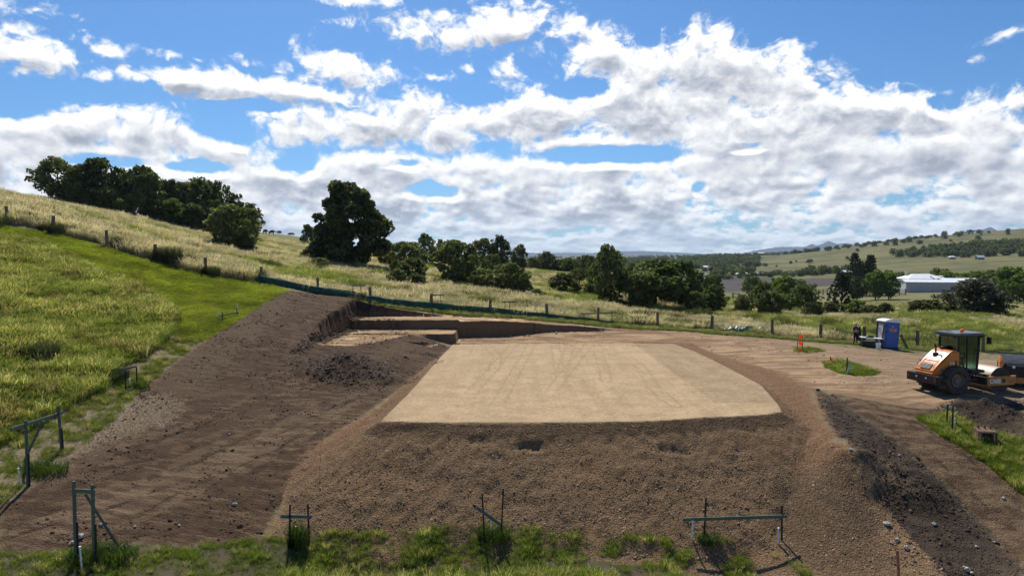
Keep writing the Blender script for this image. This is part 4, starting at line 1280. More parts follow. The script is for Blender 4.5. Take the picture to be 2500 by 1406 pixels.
# ------------------------------------------------------------------ set-out frames (two pickets and a board)
def at_depth(u, v, Y):
    q = ground_pt(u, v, Y)
    return Vector((q[0], q[1], q[2]))
def frame(label, posts, board, kindname='black_steel', brace=None, w=.075, bw=.11, group='set-out frames round the site', name='setout_frame', Y=None, boards_off=-.06):
    """posts: (foot u, v, top u, v); board: (u, v, u, v)"""
    feet = []
    for (u0, v0, u1, v1) in posts:
        g = G(u0, v0)
        feet.append((g, at_depth(u1, v1, g.y)))
    base = feet[0][0].lerp(feet[-1][0], .5)
    o = thing(name, label, 'marker frame', base, group=group)
    for g, t in feet:
        mb = MB()
        ww = w if kindname == 'green_timber' else .05
        mb.bar(g - base - Vector((0, 0, .25)), t - base, ww, ww)
        part('picket' if kindname == 'black_steel' else 'post', mb, M[kindname], o, .006)
        if kindname == 'green_timber':
            mb = MB(); mid = g.lerp(t, .5)
            mb.bar(g - base - Vector((-.06, 0, .2)), mid - base + Vector((.055, 0, 0)), .045)
            part('picket', mb, M['black_steel'], o)
    (a, b_, c, d_) = board
    Ya, Yb = feet[0][0].y, feet[-1][0].y
    ua, ub = feet[0][0].x / Ya, feet[-1][0].x / Yb
    def onY(u):
        s = (u - CX) / F_PX
        f = (s - ua) / (ub - ua + 1e-9)
        return Ya + (Yb - Ya) * f
    A, B = at_depth(a, b_, onY(a)), at_depth(c, d_, onY(c))
    n_ = Vector((0, boards_off, 0))
    mb = MB(); mb.bar(A - base + n_, B - base + n_, .045, bw)
    part('board', mb, M['green_timber'], o, .006)
    if brace:
        (u0, v0, u1, v1) = brace
        g = G(u0, v0); t = at_depth(u1, v1, onY(u1))
        mb = MB(); mb.bar(g - base - Vector((0, 0, .1)), t - base + Vector((0, .06, 0)), .06)
        part('brace', mb, M['green_timber'], o, .005)
    return o
frame('tall green timber frame with a diagonal brace on the left grass verge', [(68, 1186, 63, 1026), (151, 1100, 142, 990)], (29, 1047, 155, 1006), 'green_timber', brace=(58, 1120, 102, 1028))
frame('tall green two-post timber frame with a sloping side brace in the front left grass', [(186, 1372, 180, 1174), (230, 1374, 226, 1182)], (184, 1195, 235, 1198), 'green_timber', brace=(292, 1330, 204, 1206))
frame('small frame of two black pickets and short board beside the straw patch', [(307, 955, 306, 902), (335, 940, 333, 896)], (296, 901, 335, 894), bw=.09)
frame('very low green board on short pickets at the edge of the lawn', [(543, 781, 543, 763), (580, 770, 578, 752)], (537, 771, 583, 763), bw=.09, w=.04)
frame('black picket frame with level green board and a grass tussock at its foot', [(706, 1336, 708, 1230), (756, 1318, 751, 1229)], (687, 1258, 762, 1259))
frame('black picket frame whose green board has slipped down at a steep slant', [(1184, 1326, 1177, 1203), (1222, 1316, 1229, 1191)], (1163, 1236, 1222, 1278))
frame('widest set-out frame, one long grey green board on two black pickets, front right', [(1718, 1314, 1724, 1214), (1909, 1318, 1909, 1233)], (1667, 1266, 1919, 1258))
frame('black picket frame with a pale green board on the right hand grass patch', [(2310, 1040, 2314, 986), (2324, 1056, 2327, 990)], (2304, 988, 2333, 998), bw=.1)
frame('thin picket frame behind the silt fence above the excavated corner', [(861, 729, 862, 693), (882, 733, 881, 696)], (857, 697, 891, 697), bw=.10)
frame('thin picket frame beside a fence post above the long cut wall', [(1056, 757, 1056, 714), (1077, 760, 1076, 718)], (1052, 720, 1085, 720), bw=.10)
frame('thin picket frame standing in the verge where the track begins', [(1232, 772, 1233, 734), (1246, 774, 1244, 736)], (1226, 737, 1259, 737), bw=.10)
frame('low wide frame with one long board in front of a fence post behind the pad', [(1426, 795, 1426, 766), (1494, 797, 1494, 760)], (1419, 766, 1507, 763), bw=.10)

def peg(label, u, v, h=.5, tilt=0.05, m='white_paint', w=.045, name='survey_peg', cat='peg', group=None):
    g = G(u, v)
    mb = MB().box((0, 0, h / 2 - .06), (w, w, h + .12)).box((0, 0, h + .02), (w * 1.25, w * 1.25, .05))
    o = link(name, mb.mesh(name, M[m], .004), None, g, (tilt, -tilt, rnd.uniform(0, 1)))
    return tag(o, label, cat, group)
peg('white peg in the grass at the foot of the tall braced frame', 48, 1176, .45)
peg('white peg between the two posts of the front left frame', 200, 1390, .65)
peg('short white peg beneath the small frame beside the straw', 318, 944, .35)
peg('small white peg standing alone at the right end of the mown lawn', 641, 712, .5)
peg('white peg at the left end of the low lawn board', 534, 778, .38)
peg('white peg at the right end of the low lawn board', 580, 757, .4)
peg('white peg hidden in the tussock below the level board', 722, 1315, .4)
peg('white peg behind the slanting board', 1200, 1308, .6)
peg('white peg under the left end of the widest board', 1690, 1316, .62)
peg('white peg under the right end of the widest board', 1899, 1326, .5)
peg('white peg beside the pale board frame on the right hand grass', 2329, 1050, .45)

M['orange_cloth'] = foliage_mat('orange_tape', (.85, .11, .03), (.95, .19, .05), .55, vary=False)
M['red_timber'] = mat('red_brown_timber', (.30, .13, .075), .8, var=.3)
M['pale_green'] = mat('pale_green_board', (.30, .50, .44), .6)
# single picket and pale board on the grass island
g = G(2067, 913)
o = link('star_picket', MB().bar((0, 0, -.2), (.02, 0, .92), .05).mesh('star_picket', M['black_steel']), None, g); tag(o, 'single dark picket standing in the small grass island on the track', 'picket')
g = G(2071, 914)
o = link('marker_board', MB().bar((-.06, 0, 0), (.10, -.03, .62), .035, .11, up=(1, 0, 0)).mesh('marker_board', M['pale_green']), None, g); tag(o, 'pale green marker board leaning beside the dark picket on the grass island', 'marker board')
# flagged pegs
def flag(o, z, w, h, seed):
    g_ = random.Random(seed)
    V, Fq = [], []
    for j in range(4):
        for i in range(3):
            V.append((i / 2 * w - .02, .04 * math.sin(i * 2 + j + seed), z + (j / 3 - .5) * h - i * .05 + g_.uniform(-.02, .02)))
    Fq = [(j * 3 + i, j * 3 + i + 1, (j + 1) * 3 + i + 1, (j + 1) * 3 + i) for j in range(3) for i in range(2)]
    mb = MB(); mb.add(V, Fq)
    q = part('flag', mb, M['orange_cloth'], o)
    sm = q.modifiers.new('thickness', 'SOLIDIFY'); sm.thickness = .01
g = G(2027, 886)
o = thing('flagged_peg', 'single stake with orange flagging at the tip of the grass island', 'flagged stake', g)
part('stake', MB().bar((0, 0, -.1), (0, 0, .40), .035), M['red_timber'], o)
flag(o, .26, .16, .22, 1); flag(o, .10, .14, .2, 2)
g = G(1951, 857)
o = thing('flagged_stakes', 'pair of stakes hung with orange flagging beside the track, left of the person', 'flagged stake', g)
for k, (x, h) in enumerate(((-.16, 1.12), (.22, 1.02))):
    part('stake', MB().bar((x, 0, -.15), (x + .08 * (1 - k), 0, h), .045), M['red_timber'], o)
flag(o, 1.02, .2, .2, 3); flag(o, .56, .24, .22, 5); flag(o, .16, .22, .2, 7)
# wooden stake bottom right
g = G(2196, 1406)
o = link('timber_stake', MB().bar((0, 0, -.3), (-.06, .05, .78), .065).mesh('timber_stake', M['red_timber'], .004), None, g); tag(o, 'reddish timber stake in the black soil at the bottom right', 'stake')

# ------------------------------------------------------------------ portable toilet, wash table, person
M['blue_plastic'] = mat('blue_plastic', (.040, .115, .40), .4, var=.08, scale=3)
M['grey_plastic'] = mat('grey_plastic', (.16, .16, .175), .5, var=.12)
M['pale_panel'] = mat('translucent_panel', (.36, .37, .38), .4, var=.3, scale=2)
M['white_plastic'] = mat('white_plastic', (.78, .79, .80), .35, var=.04)
M['dark_plastic'] = mat('dark_plastic', (.020, .020, .024), .45, var=.3)
M['sign_orange'] = mat('sign_orange', (.72, .30, .13), .5, var=.2, scale=9)
M['navy'] = mat('navy_plastic', (.012, .022, .10), .5)
g = G(2164, 850)
T = thing('portable_toilet', 'blue portable toilet with white domed roof leaning slightly to the right by the fence', 'portable toilet', g, R(1.5))
T.rotation_euler = (R(-1), R(4.0), R(1.0))
w2, d2, h2 = .52, .56, 2.02
part('base', MB().box((0, 0, .06), (1.14, 1.2, .16)), M['navy'], T, .02)
part('wall', MB().box((-w2, 0, 1.08), (.04, 1.1, 1.9)).box((w2, 0, 1.08), (.04, 1.1, 1.9)).box((0, d2, 1.08), (1.0, .04, 1.9)), M['grey_plastic'], T, .01)
for s in (-1, 1):
    part('door_frame', MB().box((s * .49, -d2, 1.08), (.085, .06, 1.92)), M['blue_plastic'], T, .01)
D = part('door', MB().box((0, -d2 - .012, 1.07), (.88, .05, 1.84)), M['blue_plastic'], T, .012)
for zz in (.35, .80, 1.25, 1.75): part('hinge', MB().box((-.42, -d2 - .05, zz), (.06, .05, .12)), M['navy'], D)
part('sign', MB().box((.06, -d2 - .043, 1.42), (.50, .012, .20)), M['sign_orange'], D)
part('sign_mark', MB().box((.00, -d2 - .052, 1.43), (.28, .008, .10)).box((.25, -d2 - .052, 1.42), (.07, .008, .09)), mat('sign_red', (.42, .06, .04), .6), D)
part('vent_mark', MB().prism([(-.05, 1.72), (.05, 1.72), (0, 1.58)], -d2 - .05, -d2 - .038), M['cloth_pale'], D)
part('side_panel', MB().box((-w2 - .022, .02, 1.25), (.016, .62, 1.15)), M['pale_panel'], T)
mb = MB()
mb.bar((-w2 - .04, -.42, 1.75), (-w2 - .04, -.25, .42), .05); mb.bar((-w2 - .04, .5, 1.9), (-w2 - .04, .5, .3), .07)
part('strap', mb, M['dark_plastic'], T)
rf = MB()
prof = [(-.62, 2.0), (-.62, 2.07), (-.45, 2.16), (-.2, 2.22), (0, 2.235), (.2, 2.22), (.45, 2.16), (.62, 2.07), (.62, 2.0)]
rf.prism(prof, -.66, .66)
part('roof', rf, M['white_plastic'], T, .025, True)
part('vent_pipe', MB().tube([(.3, .4, 2.15), (.3, .4, 2.36)], .05, 8), M['grey_plastic'], T)

g = G(2128, 848)
W = thing('wash_table', 'white topped wash table with dark tub beneath it, left of the blue toilet', 'wash table', g, R(-14))
tt = part('table_top', MB().box((0, 0, .72), (1.62, .62, .05), (0, R(3.5), 0)), M['white_plastic'], W, .012)
for sx in (-1, 1):
    for sy in (-1, 1):
        part('leg', MB().bar((sx * .7, sy * .25, 0), (sx * .72, sy * .25, .70 - sx * .04), .04), M['dark_plastic'], W)
mb = MB().box((-.15, .05, .24), (1.05, .46, .46), taper=1.08)
part('tub', mb, M['dark_plastic'], W, .04)
for xx in (.5, .8):
    pass
part('wheel', MB().lathe([(.05, -.05), (.16, -.05), (.18, 0), (.16, .05), (.05, .05)], (.42, -.24, .18), 'y', 18), M['dark_plastic'], W, smooth=True)
g2 = W.matrix_basis @ Vector((-.12, .02, .755))
o = link('black_bag', MB().ell((0, 0, .06), (.34, .16, .09), 12, 7, .12, 3).mesh('black_bag', M['dark_plastic'], smooth=True), None, g2); tag(o, 'floppy black bag lying on the white wash table', 'bag')
g2 = G(2144, 853)
o = thing('bucket', 'white plastic bucket on the ground between wash table and toilet', 'bucket', g2)
part('body', MB().lathe([(.13, 0), (.17, .42), (.185, .42), (.185, .45), (.165, .45), (.12, .03)], (0, 0, 0), 'z', 20), M['white_plastic'], o, smooth=True)
part('handle', MB().tube([(.18 * math.cos(a), -.02 - .03 * math.sin(a), .42 - .22 * math.sin(a)) for a in np.linspace(0, math.pi, 9)], .008, 5), M['wire'], o)
g = G(2196, 850)
o = link('leaning_timber', MB().bar((.10, .1, 1.05), (.55, -.15, -.05), .2, .17).mesh('leaning_timber', M['post'], .015), None, g); tag(o, 'thick dark timber propped at a slant against the right side of the toilet', 'timber')
g = G(2102, 838)
o = link('dark_shape', MB().box((0, .3, .55), (.26, .22, 1.15), (.05, -.12, .3), taper=.75).ell((-.06, .3, 1.15), (.17, .15, .2), 9, 6, .2, 5).mesh('dark_shape', M['dark_plastic'], smooth=True), None, g); tag(o, 'dark upright shape between person and wash table', 'covered post')  # unidentified dark upright object, a tapered block with a lump on top

def skin_body(name, verts, edges, radii, m, parent, root=0, sub=2):
    me = bpy.data.meshes.new(name)
    me.from_pydata(verts, edges, [])
    o = bpy.data.objects.new(name, me); COL.objects.link(o)
    md = o.modifiers.new('skin', 'SKIN'); md.use_smooth_shade = True
    for i, r_ in enumerate(radii):
        sv = me.skin_vertices[0].data[i]
        sv.radius = (r_, r_) if not isinstance(r_, tuple) else r_
        sv.use_root = (i == root)
    s_ = o.modifiers.new('sub', 'SUBSURF'); s_.levels = sub; s_.render_levels = sub
    dg = bpy.context.evaluated_depsgraph_get()
    nm = bpy.data.meshes.new_from_object(o.evaluated_get(dg))
    bpy.data.objects.remove(o); bpy.data.meshes.remove(me)
    nm.name = name
    nm.materials.clear()
    for q in (m if isinstance(m, list) else [m]): nm.materials.append(q)
    nm.polygons.foreach_set('use_smooth', [True] * len(nm.polygons))
    return link(name, nm, parent)
M['skin'] = mat('skin', (.50, .29, .20), .55, var=.08)
M['black_cotton'] = mat('black_cotton', (.016, .015, .018), .85, var=.3)
M['hair_blond'] = mat('blond_hair', (.50, .36, .19), .6, var=.25, scale=14, stretch=(4, 4, 1))
M['shoe'] = mat('shoe', (.45, .43, .42), .7)
g = G(2088, 842)
PN = thing('person', 'person with long blond hair in black top and leggings standing beside the wash table', 'person', g, R(20))
bv = [(0, 0, .90), (0, .01, 1.08), (0, .015, 1.28), (0, .01, 1.40), (0, -.02, 1.47), (0, -.045, 1.56), (0, -.05, 1.66),        # 0 pelvis .. 6 crown
      (.17, .01, 1.37), (.24, -.03, 1.13), (.10, -.20, 1.09), (-.06, -.22, 1.12),                                                  # 7-10 left arm folded
      (-.17, .01, 1.37), (-.24, -.03, 1.12), (-.10, -.19, 1.05), (.06, -.23, 1.07),                                                # 11-14 right arm
      (.10, 0, .84), (.13, -.02, .48), (.17, .02, .10), (.18, -.10, .045),                                                         # 15-18 left leg
      (-.10, 0, .84), (-.13, -.04, .48), (-.17, 0, .10), (-.17, -.12, .045)]                                                       # 19-22 right leg
be = [(0, 1), (1, 2), (2, 3), (3, 4), (4, 5), (5, 6), (3, 7), (7, 8), (8, 9), (9, 10), (3, 11), (11, 12), (12, 13), (13, 14), (0, 15), (15, 16), (16, 17), (17, 18), (0, 19), (19, 20), (20, 21), (21, 22)]
brd = [(.16, .12), (.125, .10), (.15, .11), (.12, .09), .055, .085, .075, .07, .048, .04, .032, .07, .048, .04, .032, .095, .062, .042, .04, .095, .062, .042, .04]
body = skin_body('body', bv, be, brd, [M['black_cotton'], M['skin'], M['shoe']], PN)
for f in body.data.polygons:
    c = f.center
    if c.z > 1.44: f.material_index = 1
    elif c.z < .085: f.material_index = 2
    elif c.z < 1.22 and c.y < -.06 and abs(c.x) < .26 and c.z > 1.0: f.material_index = 1
part('hair', MB().ell((0, .01, 1.60), (.115, .13, .135), 12, 8, .05, 2).tube([(0, .09, 1.56), (.03, .14, 1.40), (.06, .13, 1.20)], [.10, .09, .04], 9), M['hair_blond'], PN, smooth=True)
for s in (-1, 1): part('eye', MB().ell((s * .035, -.125, 1.60), (.012, .008, .01), 6, 4), M['dark_plastic'], PN)
part('nose', MB().ell((0, -.135, 1.575), (.013, .022, .022), 6, 5), M['skin'], PN, smooth=True)
part('mouth', MB().ell((0, -.125, 1.535), (.024, .008, .007), 6, 4), mat('lips', (.42, .14, .12), .5), PN)

# ------------------------------------------------------------------ roller
M['orange_paint'] = mat('orange_paint', (.62, .195, .030), .32, var=.10, scale=2, coat=.25)
M['orange_dull'] = mat('orange_paint_dusty', (.46, .20, .055), .6, var=.22, scale=3)
M['tyre'] = mat('tyre_rubber', (.062, .054, .046), .9, var=.4, scale=6, bump=.4)
M['rim'] = mat('rim', (.16, .13, .10), .6, .2)
M['drum'] = mat('drum_steel', (.42, .36, .29), .55, .25, var=.15, scale=3)
M['chassis'] = mat('chassis_black', (.030, .028, .028), .6, .1, var=.3)
M['roof_grey'] = mat('roof_grey', (.13, .14, .16), .45, var=.1)
M['lamp'] = mat('amber_lamp', (.90, .22, .02), .3)
M['text'] = mat('white_lettering', (.72, .72, .72), .5, var=.03)
M['red_lens'] = mat('red_lens', (.22, .02, .015), .3)
def glass_mat():
    m = bpy.data.materials.new('cab_glass'); m.use_nodes = True
    nt = m.node_tree; nt.nodes.clear(); b = NB(nt)
    P = b.n('ShaderNodeTexCoord').outputs['Object']
    tr = b.n('ShaderNodeBsdfTransparent')
    b.put(tr.inputs[0], b.mix(b.noise(P, 3, 3, .5), (.42, .54, .49, 1), (.52, .64, .58, 1)))
    gl = b.n('ShaderNodeBsdfGlossy'); gl.inputs['Roughness'].default_value = .04
    mx = b.n('ShaderNodeMixShader'); mx.inputs[0].default_value = .06
    nt.links.new(tr.outputs[0], mx.inputs[1]); nt.links.new(gl.outputs[0], mx.inputs[2])
    out = b.n('ShaderNodeOutputMaterial'); nt.links.new(mx.outputs[0], out.inputs[0])
    return m
M['glass'] = glass_mat()
def text_part(name, s, size, m, parent, loc, rot, ext=.004, bold=.012):
    cu = bpy.data.curves.new(name, 'FONT'); cu.body = s; cu.size = size; cu.extrude = ext; cu.offset = bold; cu.align_x = 'CENTER'; cu.align_y = 'CENTER'
    o = bpy.data.objects.new(name, cu); COL.objects.link(o)
    dg = bpy.context.evaluated_depsgraph_get()
    me = bpy.data.meshes.new_from_object(o.evaluated_get(dg))
    bpy.data.objects.remove(o); bpy.data.curves.remove(cu)
    me.name = name; me.materials.clear(); me.materials.append(m)
    return link(name, me, parent, loc, rot)

def tyre_mesh(r, w, lugs=22):
    mb = MB()
    h = w / 2
    mb.lathe([(r * .50, -h * .40), (r * .60, -h * .85), (r * .66, -h * .98), (r * .86, -h), (r * .955, -h * .82), (r * .97, 0), (r * .955, h * .82), (r * .86, h), (r * .66, h * .98), (r * .60, h * .85), (r * .50, h * .40)], (0, 0, 0), 'y', 40)
    for i in range(lugs):
        for s in (-1, 1):
            a = 2 * math.pi * (i + (.5 if s > 0 else 0)) / lugs
            a2 = a + .20
            p_ = Vector((math.cos(a) * r * .965, s * h * .04, math.sin(a) * r * .965)); q_ = Vector((math.cos(a2) * r * .955, s * h * .92, math.sin(a2) * r * .955))
            mb.bar(p_, q_, .055, .07, up=(math.cos(a), 0, math.sin(a)))
    return mb
def wheel(parent, c, r, w, out=-1):
    o = link('wheel', tyre_mesh(r, w).mesh('wheel', M['tyre'], smooth=True), parent, c)
    rim = MB().lathe([(.05, out * w * .30), (r * .22, out * w * .34), (r * .25, out * w * .24), (r * .46, out * w * .2), (r * .54, out * w * .42), (r * .50, out * w * .1), (.05, 0)], (0, 0, 0), 'y', 28)
    part('rim', rim, M['rim'], o, smooth=True)
    return o
gN = G(2330, 962)
fwd = Vector((math.cos(R(12)), math.sin(R(12)), 0)); lft = Vector((-fwd.y, fwd.x, 0))
org = gN + lft * .74
org.z = gN.z
RO = thing('road_roller', 'orange single drum roller with black glazed cab parked on the dirt at right', 'road roller', org, R(12))
for s in (-1, 1):
    wheel(RO, (0, s * .74, .66), .67, .47, s)
# rear body
part('bumper', MB().box((-1.0, 0, .68), (.34, 1.86, .40)).box((-.7, .88, .62), (.6, .1, .28)).box((-.7, -.88, .62), (.6, .1, .28)), M['chassis'], RO, .02)
for y in (-.28, .30): part('lamp', MB().lathe([(.045, -1.19), (.045, -1.165)], (0, y, .72), 'x', 14), M['white_paint'], RO)
for y in (-.80, .80): part('tail_lamp', MB().box((-1.175, y, .70), (.02, .14, .20)), M['red_lens'], RO)
hood = [(-1.06, .88), (-1.08, 1.02), (-1.00, 1.14), (-.55, 1.58), (-.14, 1.92), (.06, 2.02), (.30, 2.05), (.42, 1.98), (.44, .88)]
HD = part('hood', MB().prism(hood, -.60, .60), M['orange_paint'], RO, .11, True)
part('grille', MB().box((-.90, 0, 1.245), (.30, .64, .05), (0, R(-44), 0)), M['chassis'], HD, .02)
mb = MB()
for i in range(5): mb.box((-1.01 + i * .05, 0, 1.175 + i * .048), (.02, .56, .03), (0, R(-44), 0))
part('louvre', mb, M['dark_plastic'], HD)
part('hatch_line', MB().box((-.62, 0, 1.515), (.03, .86, .02), (0, R(-43), 0)), M['chassis'], HD); part('hatch_line', MB().box((-.10, 0, 1.945), (.03, .86, .02), (0, R(-30), 0)), M['chassis'], HD)
part('exhaust', MB().lathe([(.15, 1.74), (.12, 1.86), (.05, 1.88)], (-.30, .10, 0), 'z', 16).tube([(-.30, .10, 1.84), (-.30, .10, 2.16), (-.34, .10, 2.24), (-.42, .10, 2.28)], .04, 10), M['chassis'], HD, smooth=True)
part('air_intake', MB().lathe([(.13, 1.98), (.17, 2.06), (.16, 2.13), (.05, 2.16)], (.20, .16, 0), 'z', 18), M['dark_plastic'], HD, smooth=True)
part('side_vent', MB().box((.16, -.605, 1.42), (.09, .02, .28)).box((.14, -.605, 1.10), (.10, .02, .22)), M['chassis'], HD)
part('badge_disc', MB().lathe([(.10, -.012), (.10, .0)], (-.62, -.60, 1.12), 'y', 24), M['roof_grey'], HD)
text_part('model_lettering', '1110', .17, M['text'], HD, (-.02, -.606, 1.42), (R(90), 0, 0))
part('under_frame', MB().box((-.25, 0, .76), (1.3, .9, .30)).box((.75, 0, .62), (1.1, .60, .30)), M['chassis'], RO, .02)
part('fender', MB().box((0, .80, 1.38), (.9, .36, .05)), M['chassis'], RO, .01)
# cab
part('cab_floor', MB().box((.92, 0, 1.00), (1.20, 1.20, .16)).box((.44, 0, 1.25), (.14, 1.10, .5)).box((1.30, -.45, 1.02), (.80, .62, .14)), M['chassis'], RO, .03)
part('step', MB().box((.95, -.80, .66), (.40, .10, .05)).bar((.80, -.80, .95), (.80, -.80, .62), .035).bar((1.10, -.80, .95), (1.10, -.80, .62), .035), M['chassis'], RO)
cab0, cab1 = (.24, 1.08), (1.46, 1.08)
for nm, a, c in (('rear', (.38, 1.08), (.34, 2.72)), ('mid', (.84, 1.08), (.82, 2.72)), ('front', (1.42, 1.08), (1.52, 2.72))):
    for s in (-1, 1):
        part('pillar', MB().bar((a[0], s * .55, a[1]), (c[0], s * .56, c[1]), .085 if nm != 'mid' else .06), M['chassis'], RO, .01)
for s in (-1, 1):
    part('side_window', MB().box((.92, s * .555, 1.92), (1.06, .012, 1.56)), M['glass'], RO)
part('rear_window', MB().box((.36, 0, 2.0), (.012, 1.04, 1.36), (0, R(-1.5), 0)), M['glass'], RO)
part('windscreen', MB().box((1.47, 0, 1.92), (.012, 1.04, 1.58), (0, R(3.5), 0)), M['glass'], RO)
part('handrail', MB().tube([(1.30, -.62, 1.15), (1.34, -.63, 2.2)], .02, 6).tube([(.78, -.62, 1.15), (.76, -.63, 1.9)], .02, 6), M['dark_plastic'], RO)
part('cab_roof', MB().box((.93, 0, 2.80), (1.66, 1.34, .11)), M['roof_grey'], RO, .04)
part('roof_trim', MB().box((.93, 0, 2.715), (1.54, 1.22, .08)), M['dark_plastic'], RO, .02)
part('beacon', MB().lathe([(.075, 2.85), (.075, 2.93), (.055, 3.0), (.02, 3.02)], (.80, -.25, 0), 'z', 16).box((.86, -.25, 2.98), (.14, .10, .10)), M['lamp'], RO)
part('roof_plate', MB().box((.55, .25, 2.862), (.24, .16, .02)), M['dark_plastic'], RO)
part('mirror', MB().box((1.82, -.80, 2.50), (.10, .20, .32)).tube([(1.55, -.60, 2.70), (1.74, -.74, 2.74), (1.82, -.80, 2.64)], .018, 6), M['dark_plastic'], RO, .02)
for (x, y) in ((.18, .48), (.18, -.48), (1.70, -.48)): part('work_lamp', MB().box((x, y, 2.66), (.08, .14, .10)), M['white_paint'] if y > 0 else M['dark_plastic'], RO, .01)
part('seat', MB().box((.72, .05, 1.36), (.46, .5, .14)).box((.52, .05, 1.80), (.16, .56, .84), (0, R(-8), 0)), M['dark_plastic'], RO, .04)
part('steering_wheel', MB().tube([(1.14 + .06 * math.cos(a), .05 + .17 * math.sin(a), 1.64 + .14 * math.cos(a)) for a in np.linspace(0, 2 * math.pi, 17)], .016, 6).bar((1.14, .05, 1.6), (1.28, .05, 1.1), .07), M['dark_plastic'], RO)
for y in (-.30, .40): part('armrest', MB().box((.74, y, 1.62), (.42, .10, .08)), M['dark_plastic'], RO, .02)
# drum and its frame
DR = part('drum', MB().lathe([(.10, -.84), (.48, -.84), (.52, -.86), (.60, -.86), (.60, .86), (.52, .86), (.48, .84), (.10, .84)], (0, 0, 0), 'y', 64), M['drum'], RO, smooth=True, loc=(2.45, 0, .60))
part('drum_end', MB().lathe([(.06, -.80), (.55, -.80), (.602, -.862), (.599, -.876), (.50, -.868), (.06, -.835)], (0, 0, 0), 'y', 40).lathe([(.16, -.95), (.16, -.80)], (0, 0, 0), 'y', 20), M['chassis'], DR, smooth=True)
for s in (-1, 1):
    part('side_frame', MB().prism([(1.60, .36), (1.60, .70), (1.75, .78), (3.22, .78), (3.22, .44), (3.10, .36)], s * .94, s * 1.00), M['orange_dull'], RO, .01)
    part('frame_top', MB().box((2.41, s * .96, .79), (1.62, .13, .025)), M['orange_dull'], RO)
part('front_beam', MB().box((3.17, 0, .60), (.12, 1.88, .30)), M['orange_dull'], RO, .01)
part('rear_beam', MB().box((1.62, 0, .56), (.16, 1.88, .34)), M['chassis'], RO, .01)
part('scraper', MB().box((1.80, 0, .80), (.06, 1.7, .12)).box((1.55, -.70, .85), (.4, .06, .06)).box((1.55, .70, .85), (.4, .06, .06)), M['chassis'], RO)
part('bolt_hole', MB().lathe([(.10, -1.012), (.10, -.99)], (2.52, 0, .58), 'y', 22), M['dark_plastic'], RO)
part('articulation', MB().box((1.25, 0, .60), (.6, .34, .34)).lathe([(.12, .40), (.12, .85)], (1.20, 0, 0), 'z', 16), M['chassis'], RO, .01)
for y in (-.10, .02, .14):
    part('hose', MB().tube([(.95, y, .82), (1.15, y * 1.3, .98), (1.42, y, .92), (1.66, y * 1.5, .72)], .022, 6), M['dark_plastic'], RO, smooth=True)
for s in (-1, 1):
    part('hood_rail', MB().tube([(-.98, s * .50, 1.22), (-.93, s * .50, 1.36), (-.45, s * .50, 1.80), (-.38, s * .50, 1.78)], .014, 6), M['dark_plastic'], RO)
part('decal', MB().prism([(-.55, 1.02), (.25, 1.30), (.30, 1.36), (-.50, 1.10)], -.606, -.602), M['chassis'], HD)
part('mud_flap', MB().box((-.72, -.80, .45), (.03, .40, .30)), M['dark_plastic'], RO)
text_part('lettering', 'CASE', .27, M['text'], RO, (2.02, -1.008, .56), (R(90), 0, 0), bold=.014)

# ------------------------------------------------------------------ loader at the right edge
gl_ = G(2485, 950)
LO = thing('skid_loader', 'orange and black loader cut off by the right edge of the picture', 'loader', Vector((gl_.x + .72, gl_.y + 1.3, gl_.z)), R(-28))
part('body', MB().prism([(-1.25, .30), (-1.30, .55), (-1.25, .95), (-1.05, 1.22), (-.45, 1.42), (.55, 1.42), (.85, 1.05), (.95, .35)], -.62, .62, 'x') if False else
     MB().box((0, .1, .70), (1.10, 2.1, .70)), M['chassis'], LO, .05)
eng = [(-1.02, .45), (-1.08, .98), (-.98, 1.10), (-.35, 1.38), (.60, 1.42), (.60, .45)]
part('engine_cover', MB().prism(eng, -.52, .52, 'x'), M['dark_plastic'], LO, .05, True)
mb = MB()
for i in range(6): mb.box((0, -.88 + i * .10, 1.17 + i * .048), (.74, .035, .02), (R(25), 0, 0))
part('louvre', mb, M['roof_grey'], LO)
part('badge', MB().lathe([(.06, -1.10), (.06, -1.085)], (-.15, 0, 1.0), 'y', 16), M['white_paint'], LO)
part('lower_panel', MB().box((0, -1.06, .36), (1.24, .10, .28)), M['orange_dull'], LO, .02)
for s in (-1, 1):
    part('arm_tower', MB().prism([(-.98, .60), (-1.02, 1.25), (-.82, 1.45), (-.62, 1.45), (-.62, .60)], s * .60, s * .72, 'x'), M['orange_paint'], LO, .02)
    for yy in (-.62, .62):
        wheel(LO, (s * .42, yy, .40), .40, .26, s).rotation_euler = (0, 0, R(90)) if False else (0, 0, 0)
for o in [c for c in LO.children if c.name.startswith('wheel')]:
    o.rotation_euler = (0, 0, R(90))

# ------------------------------------------------------------------ rusty attachment on the grass
M['rust'] = mat('rusty_steel', (.21, .125, .082), .85, .2, var=.45, scale=7, bump=.5, col2=(.11, .070, .050))
g = G(2404, 1076)
o = thing('digger_attachment', 'rusty open steel digger attachment with lugs on top, lying on the right hand grass', 'digger attachment', g, R(-14))
part('back_plate', MB().box((0, .26, .24), (.62, .05, .46)), M['rust'], o, .01)
part('top_plate', MB().box((0, -.02, .47), (.64, .52, .05), (R(6), 0, 0)), M['rust'], o, .01)
for s in (-1, 1):
    part('side_plate', MB().prism([(-.30, 0), (-.26, .44), (.25, .48), (.28, .05)], s * .31 - .02, s * .31 + .02, 'x'), M['rust'], o)
part('cutting_edge', MB().bar((-.31, -.30, .42), (.31, -.30, .42), .07, .06), M['rust'], o)
for x in (-.27, .22):
    part('rib', MB().bar((x, -.30, .02), (x, -.28, .40), .05), mat('worn_steel', (.30, .24, .20), .6, .3), o)
for x in (-.22, .0, .20):
    part('lug', MB().prism([(.0, .48), (.03, .62), (.10, .68), (.17, .62), (.20, .48)], x - .03, x + .03, 'x'), M['rust'], o, .008)

